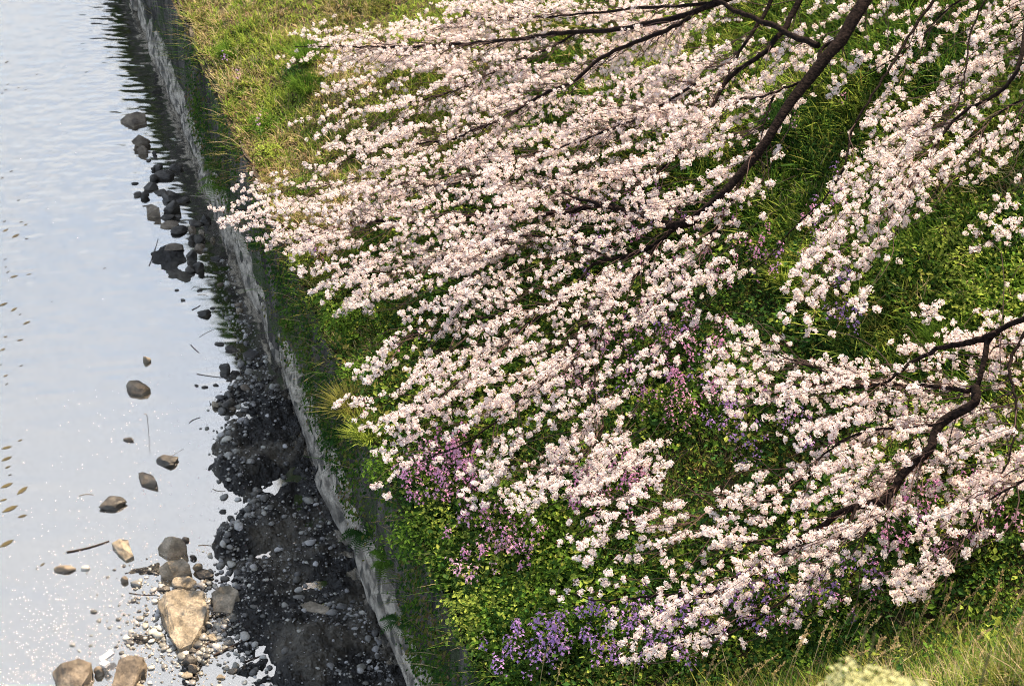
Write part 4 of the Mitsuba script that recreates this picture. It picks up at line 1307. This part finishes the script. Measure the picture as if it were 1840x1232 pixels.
r = np.random.default_rng(91)
clusters, twigs = [[], [], []], [Soup(), Soup(), Soup()]
N_SPRAYS = 5600
sx, sy = r.uniform(360, 2150, 90000), r.uniform(-300, 1232, 90000)
ok = r.random(90000) < np.where((sx > 1840) | (sy < 0), 0.30, 1.0) * np.clip(bloom(sx, sy) / 2.5, 0, 1)
sx, sy = sx[ok][:N_SPRAYS], sy[ok][:N_SPRAYS]
TT = tree_of(sx, sy)
ANG = np.radians(flow_angle(sx, sy, TT) + r.normal(0, 11, len(sx)))
sprays = []
for i in range(len(sx)):
    t, a = int(TT[i]), ANG[i]
    pxm = FOCAL / (float(plane_depth(sx[i], sy[i])) - 1.5)
    L = r.uniform(0.25, 0.85)
    k = max(3, int(L / 0.052))
    tt = np.linspace(-0.5, 0.5, k) * L * pxm
    bend = r.normal(0, 0.12) * tt * tt / (L * pxm)
    px = sx[i] - math.cos(a) * tt + math.sin(a) * bend
    py = sy[i] + math.sin(a) * tt + math.cos(a) * bend
    off = [0.9 + 0.9 * np.clip((sx[i] - 500) / 900, 0, 1), 1.9, 1.75][t] + r.normal(0, 0.28) + np.linspace(.10, -.10, k) * r.normal(1, 1)
    sprays.append((t, a, px, py, above_bank(px, py, off)))
# thin the sprays until each patch of the crown is as closed or as open as its figure says
AX = np.concatenate([s_[2] for s_ in sprays])
AY = np.concatenate([s_[3] for s_ in sprays])
own = np.concatenate([np.full(len(s_[2]), k) for k, s_ in enumerate(sprays)])
disc = np.pi * (0.0325 * FOCAL / project(np.vstack([s_[4] for s_ in sprays]))[2]) ** 2
ex, ey = np.arange(320, 2201, 40), np.arange(-320, 1281, 40)
have = np.histogram2d(AX, AY, [ex, ey], weights=disc)[0] / 1600
gx, gy = np.meshgrid(ex[:-1] + 20, ey[:-1] + 20, indexing='ij')
want = -np.log(1 - np.clip(bloom(gx, gy), 0, 9) / 9.5)
share = RegularGridInterpolator((ex[:-1] + 20, ey[:-1] + 20), np.clip(want / np.maximum(have, 0.02), 0, 1.5), bounds_error=False, fill_value=0)(np.stack([AX, AY], -1))
share *= np.clip(bloom(AX, AY) / 1.2, 0, 1)
u = (0.78 * r.random(len(sprays))[own] + 0.22 * r.random(len(own)))
u = np.argsort(np.argsort(u)) / len(u)
KEEP = u < share
cut = np.r_[0, np.cumsum([len(s_[2]) for s_ in sprays])]
for i, (t, a, px, py, P) in enumerate(sprays):
    keep = KEEP[cut[i]:cut[i + 1]]
    if not keep.any():
        continue
    lo, hi = np.flatnonzero(keep)[[0, -1]]
    C = limb_trees[t][0][np.argmin(np.linalg.norm(limb_trees[t][1] - [px[lo] + 70 * math.cos(a), py[lo] - 70 * math.sin(a)], axis=1) + 1e4 * (limb_trees[t][1][:, 0] < px[lo] - 5))]
    seg = P[max(lo - 1, 0):hi + 1]
    if np.linalg.norm(C - seg[0]) < 1.0 and keep.sum() > 2:
        midp = (C + seg[0]) / 2 + r.normal(0, .04, 3)
        twigs[t].put(*tube(spline(np.vstack([C, midp, seg[0], seg[-1] + 1e-4]), 9), np.linspace(.0055, .0018, 9), 4), (.075, .045, .040))
    elif len(seg) > 1:
        twigs[t].put(*tube(np.vstack([seg[0] + (seg[0] - seg[-1]) * .5, seg]), .0026, 4), (.075, .045, .040))
    for q in P[keep]:
        clusters[t].append(q + r.normal(0, .018, 3))

for t in range(3):
    P = np.array(clusters[t])
    shown = in_frame(P, 30)
    sizes = r.uniform(0.72, 1.16, len(P))
    Rm = rot_to(r.normal(size=(len(P), 3)), r.uniform(0, 6.28, len(P)))
    which = r.integers(0, len(FORMS), len(P))
    _, _, dep = project(P)
    rank = np.argsort(np.where(shown, dep / sizes, 1e9))
    first = set(rank[:300].tolist())
    for i in rank[:300]:
        add(KEYS[t] + '__blossom_cluster', {**FORM_PLY[which[i]], 'to_world': mat4(Rm[i], P[i], float(sizes[i]))})
    bulk = Soup()
    for w in range(len(FORMS)):
        sel = np.array([i for i in np.flatnonzero(shown & (which == w)) if i not in first], int)
        V, F_ = placed(FORMS[w][0], FORMS[w][1], Rm[sel], P[sel], sizes[sel])
        bulk.put(V, F_, np.tile(FORMS[w][2], (len(sel), 1)))
    for w in range(2):
        sel = np.flatnonzero(~shown & (which % 2 == w))
        V, F_ = placed(LITE[w][0], LITE[w][1], Rm[sel], P[sel], sizes[sel] * 1.1)
        bulk.put(V, F_, np.tile(LITE[w][2], (len(sel), 1)))
    add(KEYS[t] + '__blossoms', bulk.ply('m_petal'), kind='stuff')
    add(KEYS[t] + '__twigs', twigs[t].ply('m_plain', True), kind='stuff')
    print(KEYS[t], len(P), int(shown.sum()))
